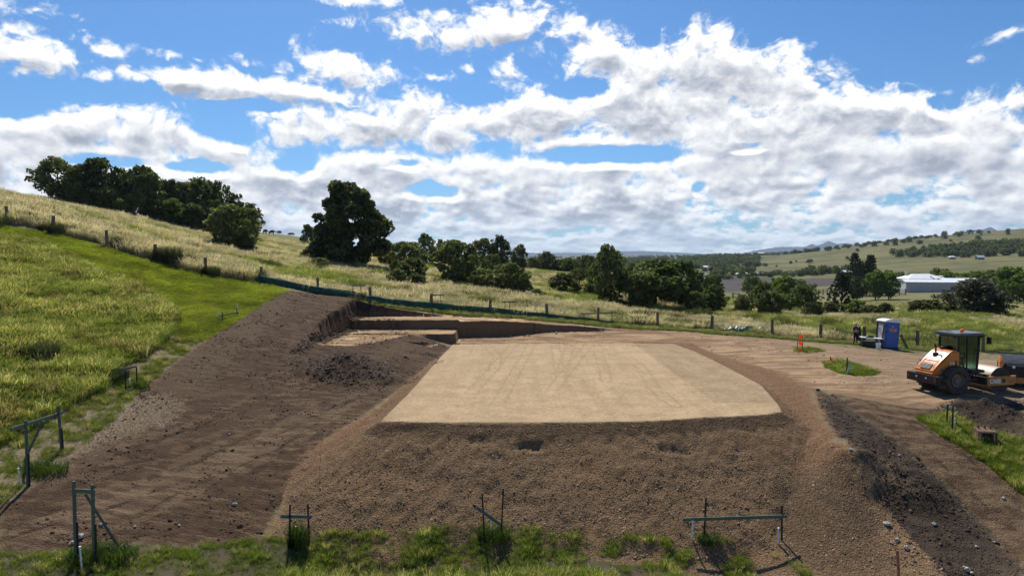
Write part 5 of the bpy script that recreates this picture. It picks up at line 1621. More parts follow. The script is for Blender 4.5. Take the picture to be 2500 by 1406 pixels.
# ------------------------------------------------------------------ stones, loose clods
M['stone'] = mat('pale_stone', (.40, .37, .33), .9, var=.2, scale=9, bump=.4)
stones = [(2165, 1281, .28, 'widest pale flat stone at the edge of the black soil bank'), (2280, 1281, .2, 'pale stone alone in the middle of the black soil'), (2362, 1394, .24, 'whitest stone near the bottom right edge'),
          (2076, 1128, .2, 'white stone on the crest of the soil ridge right of the batter'), (2212, 1340, .24, 'pale angular stone below the flat one'), (2190, 1318, .17, None), (2176, 1326, .13, None), (2232, 1338, .12, None), (2372, 1400, .15, None), (2354, 1386, .13, None),
          (195, 1314, .30, 'pale rock lying behind the front left frame'), (178, 1328, .22, 'smaller pale rock left of the rock behind the front left frame'), (247, 1283, .2, 'pale slab on the soil right of the front left frame'),
          (573, 1232, .2, 'pinkish stone on the stripped soil at lower left'), (330, 1286, .12, None), (437, 1284, .12, None), (606, 1041, .12, None), (560, 1060, .11, None), (940, 901, .22, 'pale rock at the right foot of the soil heap'), (944, 897, .12, None),
          (2450, 1217, .18, None), (2384, 1336, .13, None), (2195, 1113, .12, None), (2180, 1110, .1, None), (1358, 798, .3, 'pale rock by a fence post behind the pad'), (2428, 1324, .12, None), (2300, 1390, .1, None)]
for i, (u, v, r_, lb) in enumerate(stones):
    g = G(u, v)
    me = MB().ell((0, 0, r_ * .22), (r_ * .42, r_ * .32, r_ * .26), 8, 6, .22, i).mesh('stone', M['stone'], .0)
    o = link('stone', me, None, g, (rnd.uniform(-.2, .2), rnd.uniform(-.2, .2), rnd.uniform(0, 6)))
    tag(o, lb or 'small pale stone lying on the bare soil', 'stone', None if lb else 'small pale stones on the soil')

# ------------------------------------------------------------------ trees and bushes
grove = 'trees of the dark grove on the left skyline'
for (u, vt, w, k, Y, lb) in [
    (146, 386, 104, 'round', 112, 'leftmost and roundest tree of the dark grove on the skyline'),
    (236, 391, 96, 'round_b', 113, 'tallest crown of the dark grove, second from the left'),
    (288, 421, 80, 'egg', 114, 'dark tree third from the left in the skyline grove'),
    (318, 418, 70, 'round', 117, None), (358, 411, 82, 'round_b', 116, 'pointed dark crown in the middle of the skyline grove'),
    (404, 441, 74, 'round', 119, None), (444, 448, 78, 'round_b', 121, None),
    (487, 441, 84, 'egg', 122, 'highest crown in the right half of the skyline grove'), (534, 446, 78, 'round', 124, 'rounded dark crown near the right end of the grove'),
    (582, 497, 62, 'round_b', 127, 'lower dark tree at the downhill end of the grove, behind the lone green tree'), (612, 502, 56, 'egg', 130, 'last dark tree at the right tip of the skyline grove'),
    (190, 442, 70, 'egg', 111, None), (268, 452, 72, 'bush_dark', 111, None), (330, 470, 66, 'round_mid', 112, None), (384, 482, 62, 'bush_dark', 114, None),
    (428, 486, 66, 'round_mid', 116, None), (470, 492, 64, 'bush_dark', 117, None), (516, 490, 64, 'round', 119, None), (556, 512, 50, 'bush_dark', 120, None), (225, 470, 60, 'bush_dark', 110, None), (300, 480, 60, 'bush_dark', 111, None)]:
    plant('dark_tree', k, u, vt, w, lb or 'dark dense tree in the body of the skyline grove', 'tree', Y=Y, group=grove)
plant('green_tree', 'bright_olive', 566, 502, 112, 'lone mid green tree in the dry grass in front of the skyline grove', vb=612)
plant('round_bush', 'bush_olive', 588, 568, 60, 'dark green bush at the right foot of the lone green tree', 'bush', vb=618)
# the big tree, its own crown of unequal lobes
Yb = 101.0
def big_tree():
    u0 = 850
    z0 = Zs((u0 - CX) / F_PX * Yb, Yb)
    k = Yb / F_PX
    g = random.Random(5)
    bl = []
    for (u, v, ru, rv, n) in [(828, 505, 62, 62, 12), (800, 560, 45, 60, 7), (880, 545, 62, 72, 12), (915, 555, 38, 60, 7), (855, 590, 85, 48, 10), (905, 610, 40, 30, 5), (815, 605, 40, 25, 4), (790, 600, 38, 26, 5), (842, 470, 30, 26, 4), (890, 488, 26, 24, 3), (935, 600, 18, 26, 3), (850, 620, 60, 24, 5)]:
        for i in range(n):
            a, r_ = g.uniform(0, 6.28), math.sqrt(g.uniform(0, 1)) * .8
            br = g.uniform(13, 27) * k
            bl.append(((u + math.cos(a) * ru * r_ - u0) * k * .91, g.uniform(-1, 1) * ru * .8 * k, (645 - v + math.sin(a) * rv * r_) * k, br, br, br * .85))
    o = thing('large_tree', 'largest tree, broad dark crown on several trunks, standing alone left of centre', 'tree', ((u0 - CX) / F_PX * Yb, Yb, z0))
    link('crown', crown_mesh('crown', bl, 25000, .29, M['leaf_dark'], 77, .45), o)
    mb = MB()
    for (dx, top, ln) in ((-16, 560, -30), (-10, 575, -10), (0, 560, 8), (8, 570, 30)):
        mb.tube([(dx * k, 0, -.3), ((dx + ln * .3) * k, .2, 2.0), ((dx + ln) * k, .3, (645 - top) * k)], [.28, .22, .08], 8)
    link('trunk', mb.mesh('trunk', M['bark'], smooth=True), o)
big_tree()
SPEC = [
 # name, kind, u, top v, width px, foot v / None, Y / None, label, category
 ('shrub', 'bush_dark', 778, 581, 62, None, 100, 'low dark shrub growing against the left side of the largest tree', 'bush'),
 ('shrub', 'bush_dark', 752, 545, 34, None, 190, 'small dark tree on the skyline just left of the largest tree', 'tree'),
 ('shrub', 'bush_olive', 778, 628, 52, None, 88, 'flat low bush in the dry grass below the largest tree', 'bush'),
 ('tree', 'round', 938, 583, 36, None, 112, 'dark narrow tree behind the right edge of the largest tree', 'tree'),
 ('tree', 'dome', 682, 563, 12, None, 225, 'tiny round tree on the skyline beside the cattle', 'tree'),
 ('tree', 'dome', 712, 568, 16, None, 225, 'tiny spreading tree on the skyline right of the cattle', 'tree'),
 ('tree', 'bright_olive', 988, 592, 84, None, 110, 'loose olive green tree right of the largest tree', 'tree'),
 ('tree', 'egg', 1041, 575, 50, None, 135, 'dark egg shaped tree behind the olive green tree', 'tree'),
 ('bush', 'bush', 1003, 626, 78, None, 88, 'rounded green bush on the slope below the olive green tree', 'bush'),
 ('bush', 'bush_olive', 968, 655, 52, None, 78, 'low grey green bush in the dry grass left of centre', 'bush'),
 ('bush', 'bush_dark', 1015, 664, 50, None, 77, 'low dark bush right of the low grey green one', 'bush'),
 ('bush', 'bush', 965, 632, 28, None, 92, 'small bush touching the left of the rounded green one', 'bush'),
 ('tree', 'round', 1079, 586, 32, None, 170, 'small dark crown peeping above the bright olive tree', 'tree'),
 ('tree', 'bright_olive', 1110, 589, 100, None, 88, 'bright yellow green tree with lumpy crown near the centre', 'tree'),
 ('tree', 'round_mid', 1150, 612, 66, None, 92, 'mid green tree joined to the right of the yellow green one', 'tree'),
 ('tree', 'dome_dark', 1177, 582, 60, None, 150, 'dark spreading tree, left of the skyline trio', 'tree'),
 ('tree', 'egg', 1222, 580, 52, None, 150, 'tall dark tree, middle of the skyline trio', 'tree'),
 ('tree', 'egg', 1268, 601, 40, None, 150, 'narrow dark egg shaped tree, right of the skyline trio', 'tree'),
 ('tree', 'round', 1200, 622, 50, None, 120, 'dark tree below the skyline trio', 'tree'),
 ('bush', 'bush', 1172, 655, 56, None, 84, 'bushy green shrub between the yellow green tree and the dark round bush', 'bush'),
 ('bush', 'round', 1236, 644, 104, None, 82, 'broad dark round bush on the dry grass right of centre', 'bush'),
 ('bush', 'bush_dark', 1278, 664, 36, None, 80, 'small dark bush against the right of the broad round bush', 'bush'),
 ('tree', 'bush_dark', 1302, 627, 36, None, 200, 'small dark tree at the left of the far tree line', 'tree'),
 ('tree', 'egg', 1335, 617, 46, None, 205, 'pointed dark tree in the far tree line', 'tree'),
 ('tree', 'round', 1368, 634, 40, None, 205, 'grey green tree in the far tree line', 'tree'),
 ('tree', 'round_mid', 1392, 630, 44, None, 200, 'rounded green tree in the far tree line', 'tree'),
 ('tree', 'round', 1424, 624, 40, None, 195, 'dark round tree in the far tree line', 'tree'),
 ('tree', 'egg', 1446, 628, 36, None, 170, 'dark tree just left of the tall twin crowned tree', 'tree'),
 ('bush', 'bush_olive', 1376, 664, 74, None, 92, 'grey green bush on the open slope', 'bush'),
 ('bush', 'bush', 1310, 703, 42, None, 76, 'low green bush in the dry grass below the open slope', 'bush'),
 ('tree', 'dome_dark', 1414, 653, 44, None, 125, 'small umbrella crowned tree on the open slope', 'tree'),
 ('tree', 'round_mid', 1452, 652, 46, None, 110, 'mid green tree between the umbrella crown and the tall tree', 'tree'),
 ('bush', 'bush_dark', 1440, 690, 40, None, 95, 'dark bush at the foot of the tall tree', 'bush'),
 ('tree', 'egg', 1490, 607, 84, None, 84, 'tallest dark tree right of centre, behind the fence', 'tree'),
 ('tree', 'round_mid', 1600, 636, 150, None, 84, 'wide dark green tree filling the thicket behind the fence', 'tree'),
 ('tree', 'round', 1548, 645, 60, None, 90, 'dark tree between the tallest tree and the wide one', 'tree'),
 ('tree', 'bright_olive', 1568, 664, 74, None, 82, 'green leafy tree at the left front of the thicket', 'tree'),
 ('tree', 'egg_mid', 1668, 640, 78, None, 88, 'upright green tree at the right of the wide one', 'tree'),
 ('tree', 'round', 1700, 660, 60, None, 92, 'dark tree at the right end of the thicket', 'tree'),
 ('bush', 'bush_dark', 1700, 708, 52, None, 81, 'dark bush at the right foot of the thicket', 'bush'),
 ('bush', 'bush', 1741, 690, 64, None, 84, 'loose bush beyond the right end of the thicket', 'bush'),
 ('tree', 'round', 1745, 672, 46, None, 130, 'dark rounded tree behind the loose bush', 'tree'),
 ('tree', 'dome', 1836, 674, 50, None, 205, 'spreading dark tree on the edge of the ploughed paddock', 'tree'),
 ('bush', 'bush_dark', 1812, 717, 44, None, 84, 'small dark rounded bush right of the gap in the thicket', 'bush'),
 ('tree', 'round', 1865, 690, 66, None, 86, 'dark leafy tree in the right hand thicket', 'tree'),
 ('bush', 'bright_olive', 1886, 712, 66, None, 83, 'mid green bush in front of the right hand thicket', 'bush'),
 ('tree', 'bright', 1930, 678, 80, None, 130, 'bright green spreading tree in the paddock', 'tree'),
 ('tree', 'dome', 1966, 692, 74, None, 112, 'umbrella shaped green tree with a bare trunk in the paddock', 'tree'),
 ('tree', 'bright', 1900, 682, 50, None, 140, 'bright green tree left of the larger bright one', 'tree'),
 ('bush', 'bush_dark', 1984, 736, 50, None, 84, 'dark bush below the umbrella shaped tree', 'bush'),
 ('pine_tree', 'pine', 2056, 664, 66, None, 96, 'nearer hoop pine with tiered limbs, right of centre', 'pine tree'),
 ('bush', 'bush_olive', 2028, 735, 44, None, 92, 'olive bush at the left foot of the nearer hoop pine', 'bush'),
 ('pine_tree', 'pine', 2088, 616, 44, None, 235, 'farther hoop pine, left of the tall pair', 'pine tree'),
 ('pine_tree', 'pine', 2126, 621, 46, None, 235, 'farther hoop pine, right of the tall pair', 'pine tree'),
 ('tree', 'round', 2108, 640, 60, None, 240, 'dark tree between the pair of farther hoop pines', 'tree'),
 ('tree', 'bright', 2140, 664, 50, None, 205, 'bright green round tree beside the stockyard', 'tree'),
 ('tree', 'bright', 2172, 668, 46, None, 205, 'bright green tree right of the round one by the stockyard', 'tree'),
 ('tree', 'round', 2096, 676, 40, None, 200, 'dark tree left of the bright green ones at the stockyard', 'tree'),
 ('bush', 'bright', 2098, 733, 48, None, 92, 'bright yellow green bush right of the nearer hoop pine', 'bush'),
 ('bush', 'bright_olive', 2130, 745, 46, None, 84, 'olive green bush behind the person', 'bush'),
 ('bush', 'bush_dark', 2166, 737, 44, None, 82, 'dark bush directly behind the blue toilet', 'bush'),
 ('bush', 'bush_dark', 2240, 730, 36, None, 84, 'dark upright bush left of the grey green one', 'bush'),
 ('bush', 'bush_olive', 2278, 730, 90, None, 84, 'rounded grey green bush in front of the white shed', 'bush'),
 ('tree', 'grey', 2388, 676, 132, None, 82, 'big feathery grey tree in front of the white shed', 'tree'),
 ('tree', 'bush_dark', 2436, 715, 44, None, 82, 'dark bush at the right side of the feathery grey tree', 'bush'),
 ('tree', 'bright', 2380, 664, 60, None, 262, 'bright green tree behind the white shed', 'tree'),
 ('tree', 'bright', 2318, 664, 50, None, 280, 'low bright green tree above the shed roof', 'tree'),
 ('tree', 'bright', 2472, 656, 88, None, 170, 'bright green leafy tree at the right edge', 'tree'),
 ('tree', 'round_mid', 2428, 668, 60, None, 250, 'mid green tree left of the bright one at the right edge', 'tree'),
 ('tree', 'bright', 2505, 668, 60, None, 165, 'bright green tree cut by the right edge', 'tree'),
]
for (nm, k, u, vt, w, vb, Y, lb, cat) in SPEC:
    plant(nm if nm != 'shrub' else 'shrub', k, u, vt, w, lb, cat, vb=vb, Y=Y)
def far_tree(k, x, y, w, h, label, group, name='tree'):
    o = link(name, FAR[k], None, (x, y, Zs(x, y) - .1), (0, 0, rnd.uniform(0, 6.28)))
    o.scale = (w, w, h)
    return tag(o, label, 'tree', group)
def far_at(u, vb, Y, wpx, hpx, k, label, group):
    d = ground_pt(u, 625, Y)
    far_tree(k, d[0], Y, wpx / F_PX * Y, hpx / F_PX * Y, label, group)
# lone trees on the bare hill, right
hill = [(2303, 583, 16, 17), (2333, 576, 12, 9), (2346, 572, 14, 9), (2366, 570, 16, 10), (2388, 570, 14, 9), (2412, 563, 8, 6), (2459, 574, 11, 13), (2460, 562, 5, 5), (2386, 588, 14, 13), (2340, 578, 10, 8),
        (2244, 596, 14, 9), (2283, 581, 9, 8), (2219, 590, 16, 10), (2205, 592, 14, 9), (2184, 600, 16, 13), (2180, 592, 12, 8), (2163, 598, 14, 8), (2134, 602, 14, 13), (2110, 603, 12, 9), (2100, 606, 10, 8), (2093, 614, 8, 7),
        (1977, 644, 16, 9), (1931, 646, 8, 7), (1944, 640, 5, 4), (1896, 652, 6, 4), (1868, 652, 14, 7), (2069, 636, 9, 9), (2020, 606, 14, 9), (2043, 604, 12, 8), (2070, 604, 10, 7), (2394, 574, 6, 5), (2320, 590, 7, 5), (2260, 572, 10, 6)]
for (u, v, w, h) in hill:
    q = S(u, v)
    Y = min(max(q[1], 700), 1290)
    lb = 'dark tree standing against the sky on the ridge of the far hill' if v < 608 and h >= 8 and v < np.interp(u, [2090, 2300, 2500], [612, 584, 566]) + 8 else ('rounded tree on the upper slope of the far hill' if u > 2180 else 'small dark tree on the bare lower slope of the far hill')
    far_at(u, v, Y, w, h * 1.25, rnd.choice([0, 1, 1, 3]), lb, 'lone trees on the far hillside')
# wood on the lower hillside
wood = [(u, v) for u in range(2180, 2520, 11) for v in (598, 604, 611, 618, 626)]
cnt = 0
for (u, v) in wood:
    uu, vv = u + rnd.uniform(-6, 6), v + rnd.uniform(-3, 3)
    top = np.interp(uu, [2180, 2280, 2320, 2400, 2500], [622, 608, 604, 594, 592]); bot = np.interp(uu, [2180, 2260, 2320, 2500], [632, 632, 631, 626])
    if vv < top or vv > bot: continue
    q = S(uu, vv)
    far_at(uu, vv, q[1], rnd.uniform(13, 21), rnd.uniform(13, 20), rnd.choice([0, 0, 2, 3, 4]), 'dark tree among the wood on the lower slope of the right hand hill', 'wood on the lower hillside'); cnt += 1
# belts of trees across the valley floor
belt = 'tree belt behind the farm buildings'
for i in range(62):
    u = 2060 + i * 7.6 + rnd.uniform(-3, 3); v = 664 + rnd.uniform(-8, 3) - (3 if u > 2300 else 0)
    Y = 300 + rnd.uniform(-25, 90)
    far_at(u, v, Y, rnd.uniform(20, 36), rnd.uniform(16, 30), rnd.choice([0, 2, 4, 5, 5]), 'olive green tree in the belt behind the farm buildings', belt)
for i in range(46):
    u = 1860 + i * 5.6 + rnd.uniform(-3, 3)
    far_at(u, 668, 650 + rnd.uniform(-25, 45), rnd.uniform(12, 20), rnd.uniform(10, 19) * (1.3 if u > 1950 else .75), rnd.choice([0, 2, 3, 4]), 'dark tree in the row along the far side of the ploughed paddock', 'row of trees beyond the ploughed paddock')
for i in range(40):
    u = 1755 + rnd.uniform(-40, 90); Y = 720 + rnd.uniform(-120, 200)
    far_at(u, 0, Y, rnd.uniform(14, 24), rnd.uniform(10, 17), rnd.choice([0, 2, 3]), 'dark tree among the valley houses', 'trees among the valley houses')
print('far trees', cnt)
# the wooded country beyond: too many to count
def far_woods():
    g = np.random.default_rng(3)
    n = 7000
    Y = 800 * (4200 / 800)**g.uniform(size=n)
    a = g.uniform(-.12, .62, size=n)
    X = a * Y
    dens = fbm(X / 170, Y / 260, 3, 17)
    bare = ((a > .36) & (Y < 1500))
    ok = (dens > np.where(Y > 1600, .06, -.06)) & ~bare & ~((a > .30) & (Y < 1050))
    X, Y = X[ok], Y[ok]
    Zw = H(X, Y) - .3
    s = g.uniform(6, 11, size=len(X))
    scl = np.stack([s * 1.1, s * 1.1, s], 1)
    rot = np.zeros((len(X), 3)); rot[:, 2] = g.uniform(0, 6.28, len(X))
    scatter('far_woods', np.stack([X, Y, Zw], 1), rot, scl, g.integers(0, 6, len(X)), np.ones((len(X), 3)), FAR)
far_woods()

# ------------------------------------------------------------------ far mountains
M['mountain'] = mat('mountain', (.030, .042, .050), .95, var=.2, scale=.002)
def mountain(name, label, prof, Y, depth):
    """ridge with a given skyline: list of (u, v)"""
    us = np.linspace(prof[0][0], prof[-1][0], 120)
    vs = np.interp(us, [p_[0] for p_ in prof], [p_[1] for p_ in prof])
    V, k = [], 7
    for j in range(k):
        f = j / (k - 1) * 2 - 1
        for i, (u, v) in enumerate(zip(us, vs)):
            yy = Y + f * depth
            x = (u - CX) / F_PX * Y
            zt = ground_pt(u, v, Y)[2]
            z = -30 + (zt + 30) * (1 - abs(f))**1.1 * (1 + .06 * math.sin(i * 1.7 + j))
            if j == 3: z = zt + 8 * math.sin(i * 2.3) * (Y / 30000)
            V.append((x, yy, z))
    n = len(us)
    Fq = [(j * n + i, j * n + i + 1, (j + 1) * n + i + 1, (j + 1) * n + i) for j in range(k - 1) for i in range(n - 1)]
    me = bpy.data.meshes.new(name); me.from_pydata(V, [], Fq); me.materials.append(M['mountain'])
    o = link(name, me); o['kind'] = 'structure'
mountain('mountain_range', '', [(1780, 626), (1840, 612), (1900, 603), (1940, 603), (1968, 603), (1976, 597), (1984, 596), (1990, 601), (2003, 597), (2014, 592), (2022, 588), (2030, 593), (2045, 596), (2064, 593), (2085, 597), (2110, 604), (2150, 600), (2185, 592), (2205, 584), (2230, 592), (2300, 588), (2345, 577), (2380, 566), (2404, 558), (2412, 554), (2420, 556), (2435, 566), (2480, 585), (2560, 612)], 9000, 1000)
mountain('mountain_range', '', [(1150, 622), (1290, 617), (1330, 618), (1380, 617), (1440, 618), (1500, 614), (1560, 613), (1620, 615), (1700, 619), (1800, 622)], 10200, 500)

# ------------------------------------------------------------------ cattle on the hill
M['cow_brown'] = mat('cow_brown', (.10, .035, .018), .8, var=.25)
def cow(u, Y, label, rz):
    d = ground_pt(u, 625, Y); z = Zs(d[0], Y)
    o = thing('cow', label, 'cow', (d[0], Y, z), rz, 'cattle on the hill')
    vs = [(0, 0, 1.02), (.45, 0, 1.08), (-.6, 0, 1.05), (.85, 0, 1.15), (1.05, 0, 1.02), (1.38, 0, .72)]
    es = [(0, 1), (0, 2), (1, 3), (3, 4), (4, 5)]
    rd = [(.36, .42), (.34, .42), (.30, .34), .2, .17, .09]
    for (x, y) in ((.5, .2), (.5, -.2)):
        i = len(vs); vs += [(x, y, .62), (x + .02, y, .34), (x, y, .04)]; es += [(1, i), (i, i + 1), (i + 1, i + 2)]; rd += [.13, .07, .07]
    for (x, y) in ((-.66, .2), (-.66, -.2)):
        i = len(vs); vs += [(x + .05, y, .66), (x - .10, y, .38), (x - .04, y, .04)]; es += [(2, i), (i, i + 1), (i + 1, i + 2)]; rd += [.15, .075, .07]
    i = len(vs); vs += [(-.93, 0, 1.0), (-.97, 0, .5)]; es += [(2, i), (i, i + 1)]; rd += [.05, .03]
    skin_body('body', vs, es, rd, M['cow_brown'], o, sub=1)
    part('ear', MB().ell((1.08, .2, 1.1), (.05, .12, .05), 6, 4).ell((1.08, -.2, 1.1), (.05, .12, .05), 6, 4), M['cow_brown'], o)
cow(648, 205, 'brown cow on the skyline seen nearly end on, left of the other', R(70))
cow(664, 205, 'brown cow grazing side on near the skyline', R(10))

# ------------------------------------------------------------------ farm buildings and houses
M['roof_white'] = mat('white_roofing', (.72, .73, .74), .4, .0, var=.05, scale=1)
M['wall_grey'] = mat('grey_cladding', (.47, .47, .49), .6, var=.08, scale=2)
M['wall_dark'] = mat('dark_wall', (.20, .19, .19), .8, var=.2)  # plain dark wall colour of the far houses
M['window'] = mat('window_pane', (.03, .035, .04), .15)
def gable(o, L_, W_, h, rise, over=.3, hip=0.0, wallm='wall_grey', roofm='roof_white', ribs=True):
    """building along x, ridge along x"""
    x, y = L_ / 2, W_ / 2
    mb = MB(); mb.prism([(-y, -1), (-y, h), (0, h + rise * .98 if hip == 0 else h), (y, h), (y, -1)], -x, x, 'x')
    w_ = part('wall', mb, M[wallm], o)
    e = over; s = rise / y
    zz = h + .05
    hx = hip
    V = [(-x - e, -y - e, zz - e * s), (x + e, -y - e, zz - e * s), (x + e, y + e, zz - e * s), (-x - e, y + e, zz - e * s), (-x - e + hx, 0, zz + rise), (x + e - hx, 0, zz + rise)]
    V += [(a, b_, c - .12) for a, b_, c in V]
    Fq = [(0, 1, 5, 4), (2, 3, 4, 5), (0, 4, 3), (1, 2, 5), (6, 10, 11, 7), (8, 11, 10, 9), (6, 9, 10), (7, 11, 8), (0, 6, 7, 1), (2, 8, 9, 3), (1, 7, 8, 2), (0, 3, 9, 6)]
    if hip == 0: Fq = Fq[:2] + Fq[4:6] + Fq[8:10] + [(0, 4, 10, 6), (4, 3, 9, 10), (1, 7, 11, 5), (5, 11, 8, 2)]
    mb = MB(); mb.add(V, Fq)
    part('roof', mb, M[roofm], o)
    return w_
def farm(u, vb, Y, L_, W_, h, rise, rz, label, hip=0.0, name='shed', cat='shed', **kw):
    d = ground_pt(u, 625, Y)
    o = thing(name, label, cat, (d[0], Y, Zs(d[0], Y)), rz)
    w_ = gable(o, L_, W_, h, rise, hip=hip, **kw)
    return o, w_
az = R(-36)
o, w_ = farm(2268, 715, 250, 17.0, 8.5, 3.7, .75, R(-14), 'long white roofed metal shed with grey walls in the valley')
mb = MB()
for i in range(26): mb.box((-8.2 + i * .65, -4.28, 1.4), (.06, .05, 4.4))
part('cladding_rib', mb, M['wall_grey'], w_)
o, w_ = farm(2338, 712, 256, 12, 7, 4.0, .7, R(-10), 'lower grey shed joined to the white roofed one, half hidden by the feathery tree')
o, w_ = farm(2250, 700, 285, 15, 12, 4.1, 1.9, R(-6), 'white hip roofed farmhouse behind the metal shed', hip=4.5, name='farmhouse', cat='house')
part('window', MB().box((-2, -6.02, 1.8), (1.4, .06, 1.2)).box((3, -6.02, 1.8), (1.4, .06, 1.2)), M['window'], w_)
part('chimney', MB().box((-5, 2, 6.5), (.6, .6, 1.6)), M['wall_grey'], o)
o, w_ = farm(2310, 700, 280, 11, 8, 3.9, 1.2, R(-6), 'white gabled wing to the right of the farmhouse roof', name='farmhouse_wing', cat='house')
o, w_ = farm(2205, 705, 262, 5, 4, 3.0, .6, R(-10), 'small white lean-to at the left end of the metal shed', name='lean_to', cat='shed')
for i, (u0, u1, v0, v1, Y, lb, hip) in enumerate([
    (1714, 1748, 648, 657, 800, 'long white roofed building at the left of the valley houses', 0), (1728, 1748, 655, 660, 770, 'lower white roof in front of the long white building', 0),
    (1715, 1728, 670, 676, 640, 'small white shed at the left edge of the ploughed paddock', 0), (1795, 1832, 666, 673, 660, 'grey hip roofed house at the far edge of the paddock', 3), (1842, 1864, 665, 672, 665, 'flat white roofed house right of the grey hip roofed one', 0),
    (1921, 1934, 663, 671, 665, 'bright white gabled house half hidden by trees', 2), (1938, 1944, 662, 671, 668, 'narrow white gable beside the bright white house', 0), (1973, 1981, 665, 669, 668, 'tiny white shed among the trees by the paddock', 0), (1993, 2000, 666, 669, 668, 'tiny pale shed right of the white one by the paddock', 0),
    (2056, 2082, 661, 668, 560, 'long pale shed behind the tall hoop pines', 0), (1850, 1865, 616, 620, 1900, 'far red and white roof high on the wooded ridge', 0), (1888, 1897, 613, 618, 1900, 'far white house right of the other on the wooded ridge', 0),
    (2317, 2332, 625, 631, 760, 'white house at the foot of the hillside wood', 2), (2383, 2401, 623, 632, 740, 'white shed with dark walls at the foot of the hillside wood', 0), (1758, 1770, 657, 660, 790, 'small white shed among the dark valley trees', 0)]):
    L_ = (u1 - u0) / F_PX * Y; hh = (v1 - v0) / F_PX * Y
    d = ground_pt((u0 + u1) / 2, v1, Y)
    zb = Zs(d[0], Y)
    o = thing('far_house', lb, 'house', (d[0], Y, max(zb, d[2])), R(rnd.uniform(-12, 12)))
    gable(o, L_ * .92, L_ * .55, max(1.6, hh * .45), max(.7, hh * .5), hip=hip, wallm='wall_dark', over=.4)

# stockyard rails
M['rail'] = mat('grey_rail', (.16, .14, .125), .9, var=.3)
def rails(name, label, pts, n, h=1.5, nr=3):
    o = thing(name, label, 'fence', (0, 0, 0))
    P_ = []
    for (a, b_) in zip(pts[:-1], pts[1:]):
        for t in np.linspace(0, 1, n, endpoint=False):
            P_.append((a[0] + (b_[0] - a[0]) * t, a[1] + (b_[1] - a[1]) * t))
    P_.append(pts[-1])
    pm = MB().box((0, 0, h / 2), (.28, .28, h + .3)).mesh('post', M['rail'])
    for (x, y) in P_:
        link('post', pm, o, (x, y, Zs(x, y)))
    for k in range(nr):
        mb = MB()
        for a, b_ in zip(P_[:-1], P_[1:]):
            z = h * (k + 1) / (nr + .2)
            mb.bar((a[0], a[1], Zs(*a) + z), (b_[0], b_[1], Zs(*b_) + z), .12, .16)
        part('rail', mb, M['rail'], o)
def at_y(u, Y): return ((u - CX) / F_PX * Y, Y)
rails('stockyard_fence', 'dark rail stockyard fence left of the metal shed', [at_y(2085, 228), at_y(2150, 224), at_y(2212, 232)], 4, 1.9, 4)
rails('stockyard_fence', 'second rail fence behind the near hoop pine, running back to the paddock', [at_y(2000, 250), at_y(2040, 262), at_y(2085, 262)], 4, 2.2, 3)
rails('paddock_fence', 'low post and rail fence across the paddock left of the umbrella tree', [at_y(1790, 170), at_y(1850, 168), at_y(1930, 165), at_y(1960, 164)], 4, 1.4, 2)
rails('paddock_fence', 'post and rail fence under the bright trees at the right edge', [at_y(2400, 190), at_y(2450, 180), at_y(2520, 178)], 4, 1.4, 2)

# ------------------------------------------------------------------ grass and loose soil
TUFT = {
 'dry': [tuft('dry_tuft', 56, .40, 1.0, .45, .013, M['blade_dry'], 100 + i, .35, heads=True) for i in range(3)],
 'mix': [tuft('mixed_tuft', 64, .42, .8, .6, .010, M['blade_mix'], 110 + i, .35, heads=True) for i in range(3)],
 'green': [tuft('green_tuft', 60, .42, .6, .65, .011, M['blade_green'], 120 + i, .4) for i in range(3)],
 'short': [tuft('short_tuft', 40, .34, .20, 1.0, .011, M['blade_green'], 130 + i, .5) for i in range(3)],
}
ORDER = ['dry', 'mix', 'green', 'short']
PROT = [m_ for k in ORDER for m_ in TUFT[k]]

def grow(name, X, Y, fr, size, tint=None, seed=0, wide=1.0):
    """fr: share of dry, mixed, green, short per point"""
    g = np.random.default_rng(seed)
    n = len(X)
    fr = np.asarray(fr, float)
    if fr.ndim == 1: fr = np.tile(fr, (n, 1))
    cum = np.cumsum(fr / fr.sum(1, keepdims=True), 1)
    kd = (g.uniform(size=(n, 1)) > cum).sum(1).clip(0, 3)
    pid = kd * 3 + g.integers(0, 3, n)
    s = size * g.uniform(.65, 1.3, n)
    scl = np.stack([s * wide, s * wide, s], 1)
    rot = np.zeros((n, 3)); rot[:, 0] = g.normal(0, .10, n); rot[:, 1] = g.normal(.06, .10, n); rot[:, 2] = g.uniform(0, 6.28, n)
    t = np.ones((n, 3)) if tint is None else tint
    t = t * g.uniform(.8, 1.2, (n, 1))
    return scatter(name, np.stack([X, Y, H(X, Y) - .01], 1), rot, scl, pid, t, PROT)

G_ = np.random.default_rng(5)
def inside(name, n, pad=0):
    P_ = np.array(Z[name]); lo, hi = P_.min(0), P_.max(0)
    lo = np.maximum(lo, [-60, 14])
    x = G_.uniform(lo[0], hi[0], n); y = G_.uniform(lo[1], hi[1], n)
    ok = in_poly(x, y, P_)
    return x[ok], y[ok]
def zone_at(k, x, y):
    i = np.clip(np.searchsorted(GX, x) - 1, 0, len(GX) - 2); j = np.clip(np.searchsorted(GY, y) - 1, 0, len(GY) - 2)
    return mk[k][j, i]

